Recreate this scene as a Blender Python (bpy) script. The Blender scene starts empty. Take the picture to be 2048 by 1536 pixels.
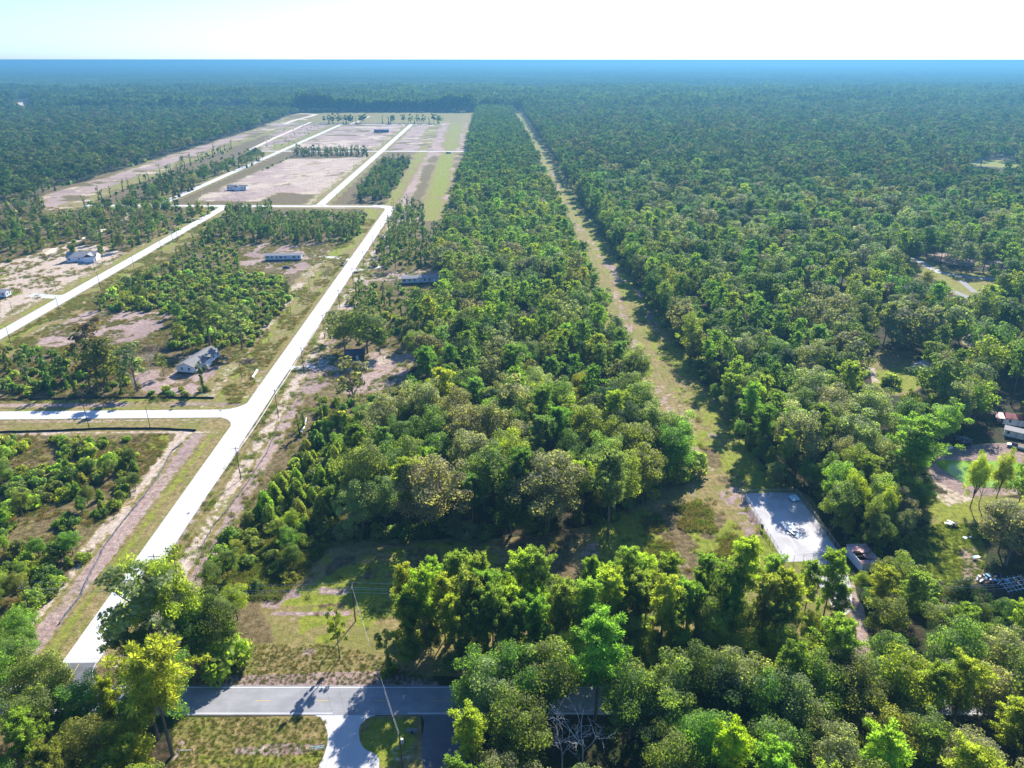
import bpy, math, random
import numpy as np
from mathutils import Vector, Matrix

# ------------------------------------------------------------------ camera, sky, sun, exposure
C = bpy.context.scene.collection
SC = bpy.context.scene
FPX, HCAM = 1450.0, 120.0
PITCH = math.atan(649 / FPX)
cd = bpy.data.cameras.new('camera'); cam = bpy.data.objects.new('camera', cd); C.objects.link(cam)
cd.sensor_width = 36.0; cd.lens = 36.0 * FPX / 2048
cd.clip_start = 1.0; cd.clip_end = 200000.0
cam.location = (0, 0, HCAM); cam.rotation_euler = (math.pi / 2 - PITCH, 0, 0)
SC.camera = cam
SUN_EL, SUN_AZ = math.radians(36), math.radians(21)          # azimuth measured from +Y towards +X
w = bpy.data.worlds.new('World'); SC.world = w; w.use_nodes = True
wn = w.node_tree.nodes; wl = w.node_tree.links
bg = wn['Background']; sky = wn.new('ShaderNodeTexSky'); sky.sky_type = 'NISHITA'
sky.sun_disc = False; sky.sun_elevation = SUN_EL; sky.sun_rotation = SUN_AZ
sky.altitude = 200; sky.air_density = 1.0; sky.dust_density = 0.8; sky.ozone_density = 6.0
tint = wn.new('ShaderNodeMix'); tint.data_type = 'RGBA'; tint.blend_type = 'MULTIPLY'; tint.inputs[0].default_value = 1.0; tint.inputs[7].default_value = (0.70, 0.91, 1.2, 1)
wl.new(sky.outputs[0], tint.inputs[6]); wl.new(tint.outputs[2], bg.inputs[0]); bg.inputs[1].default_value = 0.08
sl = bpy.data.lights.new('sun', 'SUN'); sl.energy = 4.4; sl.angle = math.radians(0.5); sl.color = (1.0, 0.95, 0.87)
so = bpy.data.objects.new('sun', sl); C.objects.link(so)
sd = Vector((math.sin(SUN_AZ) * math.cos(SUN_EL), math.cos(SUN_AZ) * math.cos(SUN_EL), math.sin(SUN_EL)))
so.rotation_euler = sd.to_track_quat('Z', 'Y').to_euler(); so.location = (0, 0, 300)
SC.view_settings.view_transform = 'Standard'; SC.view_settings.look = 'None'
SC.view_settings.exposure = 1.55; SC.view_settings.gamma = 1.0
SC.render.engine = 'CYCLES'
cy = SC.cycles
cy.max_bounces = 9; cy.diffuse_bounces = 7; cy.glossy_bounces = 1; cy.transmission_bounces = 6
cy.transparent_max_bounces = 8; cy.volume_bounces = 0; cy.use_denoising = True
cy.caustics_reflective = False; cy.caustics_refractive = False

HAZE_DENSITY = 0.00022
HAZE_COLOR = (0.10, 0.28, 0.43)

# ------------------------------------------------------------------ helpers
cP, sP = math.cos(PITCH), math.sin(PITCH)
def at(px, py, z=0.0):
    """Pixel of the 2048 px photograph to the point at height z seen there."""
    u = (px - 1024) / FPX; v = (py - 768) / FPX
    k = (HCAM - z) / (sP + v * cP)
    return (u * k, (cP - v * sP) * k)
def at_poly(pts): return [at(*p) for p in pts]
def proj(x, y, z):
    dz = z - HCAM
    depth = y * cP - dz * sP; up = y * sP + dz * cP
    return 1024 + FPX * x / depth, 768 - FPX * up / depth
def height_at(bx, by, ty):
    x, y = at(bx, by); v = (ty - 768) / FPX
    return HCAM - y * (sP + v * cP) / (cP - v * sP)
def pip(x, y, poly):
    """Vectorised point in polygon."""
    x = np.asarray(x, float); y = np.asarray(y, float)
    ins = np.zeros(x.shape, bool); n = len(poly)
    for i in range(n):
        x0, y0 = poly[i]; x1, y1 = poly[(i + 1) % n]
        if y0 == y1: continue
        c = ((y0 > y) != (y1 > y)) & (x < (x1 - x0) * (y - y0) / (y1 - y0) + x0)
        ins ^= c
    return ins
def pdist(x, y, poly, closed=True):
    d = np.full(np.shape(x), 1e9); n = len(poly)
    for i in range(n if closed else n - 1):
        ax, ay = poly[i]; bx, by = poly[(i + 1) % n]
        ex, ey = bx - ax, by - ay; L = ex * ex + ey * ey + 1e-9
        t = np.clip(((x - ax) * ex + (y - ay) * ey) / L, 0, 1)
        d = np.minimum(d, np.hypot(x - ax - t * ex, y - ay - t * ey))
    return d
def mesh_np(name, V, F, mats, mat_idx=None, shade=None):
    """Mesh from numpy: F is a list of (n,k) index arrays (k = 3 or 4)."""
    me = bpy.data.meshes.new(name)
    V = np.asarray(V, np.float32)
    Fs = [np.asarray(f, np.int32) for f in F if len(f)]
    me.vertices.add(len(V)); me.vertices.foreach_set('co', V.ravel())
    nl = sum(f.size for f in Fs); nf = sum(len(f) for f in Fs)
    me.loops.add(nl); me.polygons.add(nf)
    me.loops.foreach_set('vertex_index', np.concatenate([f.ravel() for f in Fs]))
    tot = np.concatenate([np.full(len(f), f.shape[1], np.int32) for f in Fs])
    st = np.concatenate([[0], np.cumsum(tot)[:-1]]).astype(np.int32)
    me.polygons.foreach_set('loop_start', st); me.polygons.foreach_set('loop_total', tot)
    for m in mats: me.materials.append(m)
    if mat_idx is not None: me.polygons.foreach_set('material_index', np.asarray(mat_idx, np.int32))
    if shade is not None:
        a = me.attributes.new('shade', 'FLOAT', 'FACE'); a.data.foreach_set('value', np.asarray(shade, np.float32))
    me.update(calc_edges=True)
    return me
def tag(o, label=None, cat=None, group=None, kind=None):
    if label: o['label'] = label
    if cat: o['category'] = cat
    if group: o['group'] = group
    if kind: o['kind'] = kind
    return o
def link(name, me, parent=None):
    o = bpy.data.objects.new(name, me); C.objects.link(o)
    if parent is not None: o.parent = parent
    return o
def empty(name, loc, rz=0.0):
    o = bpy.data.objects.new(name, None); C.objects.link(o); o.location = loc; o.rotation_euler = (0, 0, rz)
    o.empty_display_size = 0.5
    return o
class MB:
    """Collects simple solids, built as one mesh."""
    def __init__(s): s.v = []; s.f = []
    def add(s, V, F):
        b = len(s.v); s.v += [tuple(p) for p in V]; s.f += [tuple(i + b for i in f) for f in F]
    def box(s, x0, y0, z0, x1, y1, z1):
        s.add([(x0,y0,z0),(x1,y0,z0),(x1,y1,z0),(x0,y1,z0),(x0,y0,z1),(x1,y0,z1),(x1,y1,z1),(x0,y1,z1)],
              [(3,2,1,0),(4,5,6,7),(0,1,5,4),(1,2,6,5),(2,3,7,6),(3,0,4,7)])
    def tube(s, pts, r, n=6, r1=None, caps=True):
        pts = [Vector(p) for p in pts]; m = len(pts)
        rs = r if isinstance(r, (list, tuple)) else [r + ((r1 if r1 is not None else r) - r) * i / max(1, m - 1) for i in range(m)]
        V = []; F = []
        for i, p in enumerate(pts):
            d = (pts[min(i + 1, m - 1)] - pts[max(i - 1, 0)]).normalized()
            a = d.orthogonal() if abs(d.z) > 0.9 else d.cross(Vector((0, 0, 1)))
            a.normalize(); b = d.cross(a)
            for k in range(n):
                t = 2 * math.pi * k / n
                V.append(p + rs[i] * (math.cos(t) * a + math.sin(t) * b))
        for i in range(m - 1):
            for k in range(n):
                F.append((i*n+k, i*n+(k+1)%n, (i+1)*n+(k+1)%n, (i+1)*n+k))
        if caps:
            F.append(tuple(range(n))[::-1]); F.append(tuple((m-1)*n+k for k in range(n)))
        s.add(V, F)
    def prism(s, poly, z0, z1):
        n = len(poly)
        V = [(x, y, z0) for x, y in poly] + [(x, y, z1) for x, y in poly]
        F = [tuple(range(n))[::-1], tuple(range(n, 2*n))] + [(i, (i+1)%n, n+(i+1)%n, n+i) for i in range(n)]
        s.add(V, F)
    def build(s, name, mat, parent=None, smooth=False):
        me = bpy.data.meshes.new(name); me.from_pydata(s.v, [], s.f); me.update()
        for m in (mat if isinstance(mat, (list, tuple)) else [mat]): me.materials.append(m)
        if smooth: me.polygons.foreach_set('use_smooth', [True] * len(me.polygons))
        return link(name, me, parent)

# ------------------------------------------------------------------ materials
class NT:
    def __init__(s, name):
        s.m = bpy.data.materials.new(name); s.m.use_nodes = True
        s.t = s.m.node_tree; s.n = s.t.nodes; s.l = s.t.links
        s.p = s.n['Principled BSDF']; s.out = s.n['Material Output']
    def node(s, typ, **kw):
        n = s.n.new(typ)
        for k, v in kw.items(): setattr(n, k, v)
        return n
    def put(s, sock, v):
        if hasattr(v, 'is_linked') or hasattr(v, 'links'): s.l.new(v, sock)
        elif isinstance(v, (tuple, list)) and len(v) == 3 and len(sock.default_value) == 4: sock.default_value = (*v, 1)
        else: sock.default_value = v
    def pos(s):
        g = s.node('ShaderNodeNewGeometry'); return g.outputs['Position']
    def obj(s):
        return s.node('ShaderNodeTexCoord').outputs['Object']
    def noise(s, vec, scale, detail=3, rough=0.55, col=False):
        n = s.node('ShaderNodeTexNoise'); s.l.new(vec, n.inputs['Vector'])
        n.inputs['Scale'].default_value = scale; n.inputs['Detail'].default_value = detail; n.inputs['Roughness'].default_value = rough
        return n.outputs['Color' if col else 'Fac']
    def math(s, op, a, b=0.0, clamp=False):
        n = s.node('ShaderNodeMath', operation=op); n.use_clamp = clamp
        s.put(n.inputs[0], a); s.put(n.inputs[1], b); return n.outputs[0]
    def mix(s, f, a, b, mode='MIX'):
        n = s.node('ShaderNodeMix', data_type='RGBA', blend_type=mode)
        s.put(n.inputs[0], f); s.put(n.inputs[6], a); s.put(n.inputs[7], b); return n.outputs[2]
    def step(s, v, lo, hi):
        n = s.node('ShaderNodeMapRange'); n.interpolation_type = 'SMOOTHSTEP'
        s.put(n.inputs[0], v); n.inputs[1].default_value = lo; n.inputs[2].default_value = hi; return n.outputs[0]
    def scale(s, vec, xyz):
        n = s.node('ShaderNodeMapping'); s.l.new(vec, n.inputs[0]); n.inputs['Scale'].default_value = xyz; return n.outputs[0]
    def bump(s, h, strength=0.5, dist=0.1):
        n = s.node('ShaderNodeBump'); s.put(n.inputs['Height'], h); n.inputs['Strength'].default_value = strength
        n.inputs['Distance'].default_value = dist; s.l.new(n.outputs[0], s.p.inputs['Normal'])
    def base(s, c): s.put(s.p.inputs['Base Color'], c)
def plain(name, col, rough=0.8, var=0.25, scale=1.5, metal=0.0):
    t = NT(name); t.p.inputs['Roughness'].default_value = rough; t.p.inputs['Metallic'].default_value = metal
    f = t.noise(t.obj(), scale, 5, 0.65)
    lo = tuple(c * (1 - var) for c in col); hi = tuple(min(1, c * (1 + var)) for c in col)
    t.base(t.mix(t.step(f, 0.3, 0.7), lo, hi)); return t.m
def leaf_mat(name, trans=0.55, gain=1.0, spec=0.25):
    t = NT(name); n = t.n
    a = t.node('ShaderNodeAttribute', attribute_name='tint', attribute_type='INSTANCER')
    sh = t.node('ShaderNodeAttribute', attribute_name='shade', attribute_type='GEOMETRY')
    inf = t.node('ShaderNodeObjectInfo')
    big = t.noise(t.pos(), 0.35, 2)
    f = t.math('MULTIPLY', sh.outputs['Fac'], t.math('ADD', 0.62 * gain, t.math('MULTIPLY', big, 0.76 * gain)))
    f = t.math('MULTIPLY', f, t.math('ADD', 0.85, t.math('MULTIPLY', inf.outputs['Random'], 0.3)))
    vm = t.node('ShaderNodeVectorMath', operation='SCALE'); t.l.new(a.outputs['Color'], vm.inputs[0]); t.l.new(f, vm.inputs['Scale'])
    col = vm.outputs[0]
    t.l.new(col, t.p.inputs['Base Color']); t.p.inputs['Roughness'].default_value = 0.55
    t.p.inputs['Specular IOR Level'].default_value = spec
    tr = t.node('ShaderNodeBsdfTranslucent')
    tm = t.node('ShaderNodeVectorMath', operation='MULTIPLY'); t.l.new(col, tm.inputs[0]); tm.inputs[1].default_value = (2.25, 2.45, 0.9)
    t.l.new(tm.outputs[0], tr.inputs[0])
    ms = t.node('ShaderNodeMixShader'); ms.inputs[0].default_value = trans
    t.l.new(t.p.outputs[0], ms.inputs[1]); t.l.new(tr.outputs[0], ms.inputs[2]); t.l.new(ms.outputs[0], t.out.inputs[0])
    return t.m
M = {}
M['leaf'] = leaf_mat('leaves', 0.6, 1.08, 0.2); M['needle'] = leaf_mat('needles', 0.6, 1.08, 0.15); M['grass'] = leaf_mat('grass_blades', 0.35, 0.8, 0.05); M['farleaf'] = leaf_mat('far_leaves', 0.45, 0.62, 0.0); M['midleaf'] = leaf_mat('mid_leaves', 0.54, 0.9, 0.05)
def bark(name, c0, c1):
    t = NT(name); v = t.scale(t.obj(), (6, 6, 0.9)); f = t.noise(v, 1.0, 4)
    t.base(t.mix(t.step(f, 0.35, 0.65), c0, c1)); t.p.inputs['Roughness'].default_value = 0.9; return t.m
M['bark'] = bark('bark', (0.09, 0.06, 0.045), (0.21, 0.16, 0.125))
M['dead'] = bark('dead_wood', (0.32, 0.29, 0.27), (0.62, 0.58, 0.55))
M['polewood'] = bark('pole_wood', (0.05, 0.035, 0.028), (0.12, 0.085, 0.065))
M['log'] = bark('pale_log', (0.4, 0.36, 0.32), (0.6, 0.56, 0.5))
M['white'] = plain('white_paint', (0.78, 0.78, 0.77), 0.5, 0.06)
M['siding'] = plain('grey_siding', (0.56, 0.60, 0.63), 0.6, 0.06)
M['siding2'] = plain('pale_siding', (0.66, 0.68, 0.69), 0.6, 0.06)
M['navy'] = plain('navy_siding', (0.012, 0.025, 0.12), 0.5, 0.2)
def roofing(name, c, rough=0.85, rib=0.0):
    t = NT(name); o = t.obj(); f = t.noise(o, 2.5, 5, 0.7); g = t.noise(t.scale(o, (0.4, 4, 4)), 1.0, 2)
    col = t.mix(t.step(f, 0.3, 0.7), tuple(x * 0.75 for x in c), tuple(min(1, x * 1.2) for x in c))
    col = t.mix(t.math('MULTIPLY', t.step(g, 0.45, 0.6), 0.25), col, tuple(x * 0.6 for x in c))
    t.base(col); t.p.inputs['Roughness'].default_value = rough
    if rib:
        wv = t.node('ShaderNodeTexWave'); t.l.new(o, wv.inputs[0]); wv.inputs['Scale'].default_value = rib
        t.bump(wv.outputs['Fac'], 0.6, 0.05)
    return t.m
M['shingle'] = roofing('shingle_roof', (0.16, 0.155, 0.15))
M['shingle2'] = roofing('pale_shingle_roof', (0.26, 0.25, 0.25))
M['tarp'] = roofing('dark_tarp', (0.03, 0.045, 0.07), 0.45)
def rusty():
    t = NT('rusty_roof'); o = t.obj(); f = t.noise(t.scale(o, (3, 0.5, 1)), 1.2, 4, 0.7)
    t.base(t.mix(t.step(f, 0.42, 0.58), (0.40, 0.09, 0.06), (0.45, 0.40, 0.40)))
    t.p.inputs['Roughness'].default_value = 0.6
    wv = t.node('ShaderNodeTexWave'); t.l.new(o, wv.inputs[0]); wv.inputs['Scale'].default_value = 1.6; t.bump(wv.outputs['Fac'], 0.5, 0.05)
    return t.m
M['rust'] = rusty()
M['redroof'] = roofing('red_metal_roof', (0.27, 0.03, 0.035), 0.5, 1.5)
M['glass'] = plain('window_glass', (0.03, 0.04, 0.05), 0.12, 0.1)
M['trim'] = plain('white_trim', (0.75, 0.75, 0.74), 0.5, 0.04)
M['metal'] = plain('galvanised_metal', (0.42, 0.43, 0.45), 0.45, 0.15, 3, 0.4)
M['black'] = plain('black_cloth', (0.014, 0.014, 0.018), 0.7, 0.3)
M['fabric'] = plain('grey_silt_cloth', (0.13, 0.135, 0.16), 0.8, 0.25)
M['blue'] = plain('blue_plastic', (0.07, 0.33, 0.62), 0.4, 0.1)
M['pale_blue'] = plain('pale_blue_plastic', (0.45, 0.68, 0.74), 0.4, 0.1)
M['green_sign'] = plain('green_panel', (0.01, 0.09, 0.05), 0.5, 0.1)
M['cable'] = plain('cable', (0.5, 0.5, 0.51), 0.5, 0.1, 1, 0.2)
M['brush'] = bark('brush_wood', (0.10, 0.055, 0.045), (0.24, 0.16, 0.13))
M['tyre'] = plain('tyre_rubber', (0.015, 0.015, 0.016), 0.8, 0.2)
M['carblack'] = plain('dark_car_paint', (0.02, 0.02, 0.028), 0.25, 0.1)
M['ridge'] = plain('ridge_cap', (0.5, 0.5, 0.5), 0.6, 0.1)
def concrete(name, c, joints=True):
    t = NT(name); p = t.pos(); f = t.noise(p, 0.15, 4, 0.6); g = t.noise(t.scale(p, (1.2, 0.05, 1)), 1.0, 3)
    h = t.noise(p, 3.0, 4, 0.7)
    col = t.mix(t.step(f, 0.3, 0.7), tuple(x * 0.92 for x in c), c)
    col = t.mix(t.math('MULTIPLY', t.step(g, 0.45, 0.68), 0.32), col, tuple(x * 0.66 for x in c))
    col = t.mix(t.math('MULTIPLY', t.step(h, 0.5, 0.75), 0.22), col, tuple(x * 0.65 for x in c))
    t.base(col); t.p.inputs['Roughness'].default_value = 0.85; return t.m
M['concrete'] = concrete('concrete', (0.47, 0.465, 0.45))
M['joint'] = plain('road_joint', (0.36, 0.35, 0.34), 0.9, 0.1)
M['drive'] = concrete('drive_concrete', (0.43, 0.42, 0.405))
def asphalt(name, c):
    t = NT(name); p = t.pos(); f = t.noise(p, 0.25, 4, 0.6); h = t.noise(p, 9.0, 3, 0.7); g = t.noise(t.scale(p, (0.03, 1.6, 1)), 1.0, 2)
    col = t.mix(t.step(f, 0.3, 0.7), tuple(x * 0.82 for x in c), tuple(x * 1.12 for x in c))
    col = t.mix(t.math('MULTIPLY', t.step(g, 0.45, 0.65), 0.2), col, tuple(x * 0.7 for x in c))
    col = t.mix(t.math('MULTIPLY', t.step(h, 0.5, 0.8), 0.25), col, tuple(x * 1.35 for x in c))
    t.base(col); t.p.inputs['Roughness'].default_value = 0.8; return t.m
M['asphalt'] = asphalt('asphalt', (0.215, 0.212, 0.216))
M['asphalt_new'] = asphalt('new_asphalt', (0.10, 0.10, 0.105))
M['line_white'] = plain('white_line', (0.62, 0.62, 0.62), 0.7, 0.1, 4)
M['line_yellow'] = plain('yellow_line', (0.46, 0.33, 0.08), 0.7, 0.15, 4)
def gravel():
    t = NT('gravel'); p = t.pos(); f = t.noise(p, 0.12, 4, 0.6); g = t.noise(p, 4.0, 4, 0.75); k = t.noise(t.scale(p, (0.5, 0.08, 1)), 1.0, 3)
    col = t.mix(t.step(f, 0.35, 0.65), (0.34, 0.325, 0.315), (0.48, 0.46, 0.45))
    col = t.mix(t.math('MULTIPLY', t.step(g, 0.45, 0.7), 0.5), col, (0.2, 0.19, 0.19))
    col = t.mix(t.math('MULTIPLY', t.step(k, 0.5, 0.6), 0.35), col, (0.5, 0.48, 0.46))
    t.base(col); t.p.inputs['Roughness'].default_value = 0.95; t.bump(g, 0.6, 0.15); return t.m
M['gravel'] = gravel()
def sand_path():
    t = NT('sandy_track'); p = t.pos(); f = t.noise(p, 0.3, 5, 0.65); g = t.noise(p, 2.5, 4, 0.7)
    col = t.mix(t.step(f, 0.35, 0.65), (0.40, 0.30, 0.22), (0.60, 0.50, 0.40))
    col = t.mix(t.math('MULTIPLY', t.step(g, 0.5, 0.7), 0.3), col, (0.26, 0.18, 0.12))
    t.base(col); t.p.inputs['Roughness'].default_value = 0.95; t.bump(g, 0.5, 0.1); return t.m
M['sandpath'] = sand_path()
def water():
    t = NT('pond_water'); p = t.pos(); f = t.noise(t.scale(p, (0.15, 0.06, 1)), 1.0, 3)
    t.base(t.mix(t.step(f, 0.4, 0.7), (0.15, 0.27, 0.012), (0.20, 0.32, 0.03)))
    t.p.inputs['Roughness'].default_value = 0.12; t.p.inputs['Specular IOR Level'].default_value = 0.12; t.bump(t.noise(p, 2.0, 2), 0.08, 0.05); return t.m
M['water'] = water()

# ------------------------------------------------------------------ street frame and clearings (pixel outlines on the ground)
def xA(y): return -97.2 - 0.0250 * (y - 240)
def xF(y): return -174.5 - 0.0345 * (y - 706)
def xD(y): return -245.0 - 0.0360 * (y - 340)
def xE(y): return -320.0 - 0.0300 * (y - 690)
def yB(x): return 240.8 + 0.02 * (x + 130)
def yC(x): return 659.0 - 0.02 * (x + 250)
def yI(x): return 1084.0 - 0.02 * (x + 220)
def yJ(x): return 1559.0 - 0.03 * (x + 320)
CUT = [(1028,224),(1040,224),(1062,258),(1106,340),(1130,362),(1200,470),(1322,625),(1400,690),(1475,860),(1560,985),(1590,990),(1680,1112),(1640,1150),(1560,1130),(1480,1200),(1300,1200),(1000,1180),(760,1240),(700,1280),(560,1290),(520,1210),(640,1110),(660,1085),(1000,1083),(1200,1050),(1290,1010),(1376,940),(1388,870),(1330,745),(1287,662),(1256,610),(1225,552),(1188,484),(1147,408),(1106,346),(1075,285)]
CUT_SIGHT = [(1026,224),(1032,224),(1085,285),(1112,342),(1150,402),(1204,468),(1250,545),(1290,620),(1330,690),(1398,780),(1448,860),(1540,985),(1590,990),(1680,1112),(1640,1150),(1560,1130),(1480,1200),(1300,1200),(1000,1180),(760,1240),(700,1280),(560,1290),(520,1210),(640,1110),(660,1085),(1000,1083),(1200,1050),(1290,1010),(1376,940),(1385,870),(1325,745),(1283,662),(1252,610),(1221,552),(1184,484),(1145,408),(1104,346),(1075,285)]
LOT_H1 = [(262,745),(350,735),(385,700),(430,702),(480,745),(540,735),(540,775),(480,800),(400,790),(300,785),(265,770)]
LOT_PURPLE = [(60,690),(95,650),(130,628),(200,620),(340,625),(345,655),(230,690),(130,695)]
LOT_H2 = [(480,492),(560,486),(700,488),(690,520),(640,545),(560,548),(480,535)]
LOT_SAND = [(0,528),(70,505),(120,488),(200,490),(250,505),(230,540),(120,590),(30,612),(0,640)]
LOT_1 = [(385,402),(440,374),(575,320),(735,314),(725,330),(655,390),(560,386),(520,402)]
LOT_1N = [(560,318),(735,314),(725,330),(655,392),(575,370)]
LOT_2 = [(575,296),(690,250),(815,250),(755,299)]
LOT_3 = [(772,301),(828,250),(888,250),(862,302)]
LOT_E = [(545,262),(590,251),(675,250),(560,300),(520,300)]
LOT_GRAVEL = [(570,785),(620,740),(690,715),(760,700),(835,705),(800,770),(720,790),(640,780),(590,800)]
LOT_H3 = [(745,548),(800,545),(885,540),(885,555),(800,560),(745,560)]
CANAL_BANK = [(700,460),(760,440),(800,395),(850,300),(885,232),(938,228),(930,305),(918,388),(900,420),(850,440)]
CANAL_G = [(845,395),(868,335),(885,303),(893,260),(905,236),(927,236),(924,262),(912,303),(905,340),(892,388),(880,440),(850,440)]
CANAL_G2 = [(868,385),(876,335),(884,310),(906,310),(902,335),(888,385),(880,400)]
CANAL_W = [(760,440),(795,400),(850,310),(870,262),(890,235),(878,234),(852,262),(835,300),(795,372),(770,410)]
STRIP_K = [(85,392),(215,353),(340,311),(410,290),(545,249),(575,232),(640,226),(612,240),(545,262),(455,292),(380,320),(300,352),(215,388),(150,415),(90,420)]
STRIP_KG = [(120,412),(235,368),(335,330),(415,303),(545,254),(556,262),(460,294),(385,322),(305,354),(220,390),(150,418)]
LOT_LL = [(0,868),(335,868),(330,900),(250,1010),(180,1110),(60,1240),(0,1240)]
POND_CLR = [(1862,915),(1885,896),(2048,884),(2048,988),(1985,990),(1925,998),(1880,975),(1852,945)]
LAWN = [(1800,1075),(1850,1050),(1900,1045),(1955,1050),(1975,1105),(1955,1165),(1890,1170),(1835,1130)]
HOME_A = [(1725,730),(1760,700),(1830,705),(1850,760),(1830,790),(1770,790)]
ROAD_R = [(1805,520),(1840,512),(1900,540),(2048,548),(2048,562),(1975,566),(1955,600),(1905,588),(1880,562),(1830,548)]
SANDY_R = [(1915,672),(1985,664),(1985,688),(1935,700)]
FAR_R = [(1935,322),(1985,318),(2048,330),(2048,338),(1935,330)]
DRIVE_R = [(1655,1120),(1700,1150),(1730,1230),(1750,1330),(1690,1340),(1715,1260),(1660,1200)]
SHOULDER_S = [(390,1378),(500,1290),(650,1290),(720,1300),(900,1372)]
SOUTH_V = [(350,1436),(640,1432),(840,1430),(850,1536),(340,1536)]

gy = [40.0]
while gy[-1] < 2600: gy.append(gy[-1] + 0.0058 * (gy[-1] + 40))
while gy[-1] < 39000: gy.append(gy[-1] * 1.035)
gy[-1] = 40000.0
gy = np.array(gy); gu = np.linspace(-1.15, 1.15, 421)
GX = gu[None, :] * (gy[:, None] + 110); GY = np.repeat(gy[:, None], len(gu), 1)
X = GX.ravel(); Y = GY.ravel()
rngG = np.random.default_rng(5)
def vnoise(x, y, s, seed):
    """Smooth value noise."""
    r = np.random.default_rng(seed); g = r.random((256, 256)); fx = x / s; fy = y / s
    ix = np.floor(fx).astype(int); iy = np.floor(fy).astype(int); tx = fx - ix; ty = fy - iy
    tx = tx * tx * (3 - 2 * tx); ty = ty * ty * (3 - 2 * ty)
    a = g[ix % 256, iy % 256]; b = g[(ix+1) % 256, iy % 256]; c = g[ix % 256, (iy+1) % 256]; d = g[(ix+1) % 256, (iy+1) % 256]
    return (a * (1-tx) + b * tx) * (1-ty) + (c * (1-tx) + d * tx) * ty
chan = {k: np.zeros(len(X)) for k in ('sand', 'dirt', 'green', 'litter', 'weeds', 'field')}
near = Y < 2600
def paint(ch, poly, val=1.0, feather=2.0, world=False, over=()):
    P = poly if world else at_poly(poly)
    xs = [p[0] for p in P]; ys = [p[1] for p in P]
    m = near & (X > min(xs) - 10) & (X < max(xs) + 10) & (Y > min(ys) - 10) & (Y < max(ys) + 10)
    i = np.nonzero(m)[0]
    if not len(i): return
    ins = pip(X[i], Y[i], P); d = pdist(X[i], Y[i], P); sdv = np.where(ins, d, -d); amp = np.clip(Y[i] / 95, 1.2, 11) * (0.55 if feather >= 1.5 else .15)
    sdv = sdv + amp * (vnoise(X[i], Y[i], 9 + Y[0]*0 + 16 * (feather >= 2), 51) + .6 * vnoise(X[i], Y[i], 4.5, 52) - .8) * 1.6
    raw = np.clip(0.5 + sdv / (2 * feather * (0.4 + Y[i] / 500)), 0, 1); wgt = raw * val
    for k in over: chan[k][i] *= 1 - raw
    chan[ch][i] = np.maximum(chan[ch][i], wgt)
ALL = ('sand', 'dirt', 'green', 'litter', 'weeds')
chan['litter'][:] = 1.0
# the subdivision west of the long woods: rough ground instead of forest floor
SUBDIV = [(-45,120),(-45,285),(-58,735),(-95,1930),(-520,1930),(-490,1552),(-468,1028),(-470,760),(-620,700),(-620,240),(-330,120),(-150,60)]
paint('weeds', SUBDIV, 0.75, 3, True, ALL)
paint('weeds', [(20,112),(48,112),(72,112),(84,150),(90,186),(81,200),(24,2130),(-8,2130),(44,330),(47,215),(33,178),(18,164),(-46,164),(-60,140),(-40,118)], 0.3, 1.5, True, ALL)
paint('weeds', CUT, 0.3, 1.5, False, ALL); paint('weeds', SHOULDER_S, 0.2, 1.5, False, ALL)
paint('weeds', SOUTH_V, 0.3, 1.0, False, ALL)
for pl in (LOT_H1, LOT_PURPLE, LOT_H2, LOT_2, LOT_3, LOT_E, LOT_GRAVEL, LOT_H3, LOT_1): paint('dirt', pl, 1, 2, False, ALL)
paint('sand', LOT_SAND, 0.8, 2, False, ALL); paint('sand', LOT_1, 0.42, 3); paint('sand', LOT_1N, 0.55, 3)
for pl in (LOT_E, LOT_2): paint('sand', pl, 0.35, 3)
paint('dirt', STRIP_K, 0.9, 2, False, ALL); paint('green', STRIP_KG, 0.45, 2, False, ALL); paint('sand', STRIP_KG, 0.3, 2)
paint('dirt', CANAL_BANK, 0.8, 2, False, ALL); paint('green', CANAL_G, 0.55, 2, False, ALL); paint('green', CANAL_G2, 1.4, 2, False, ALL); paint('weeds', [(835,430),(850,380),(868,330),(880,303),(870,303),(846,345),(826,400),(812,440)], .95, 2, False, ALL); paint('weeds', [(895,420),(905,360),(912,305),(926,305),(922,360),(915,410)], .95, 2, False, ALL); paint('green', CANAL_W, 0.6, 2, False, ALL); paint('sand', CANAL_W, 0.3, 2)
paint('weeds', [(-100,1600),(-500,1600),(-530,1950),(-100,1950)], 0.4, 3, True, ALL)
paint('green', [(-100,1600),(-500,1600),(-530,1950),(-100,1950)], 0.35, 3, True)
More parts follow.
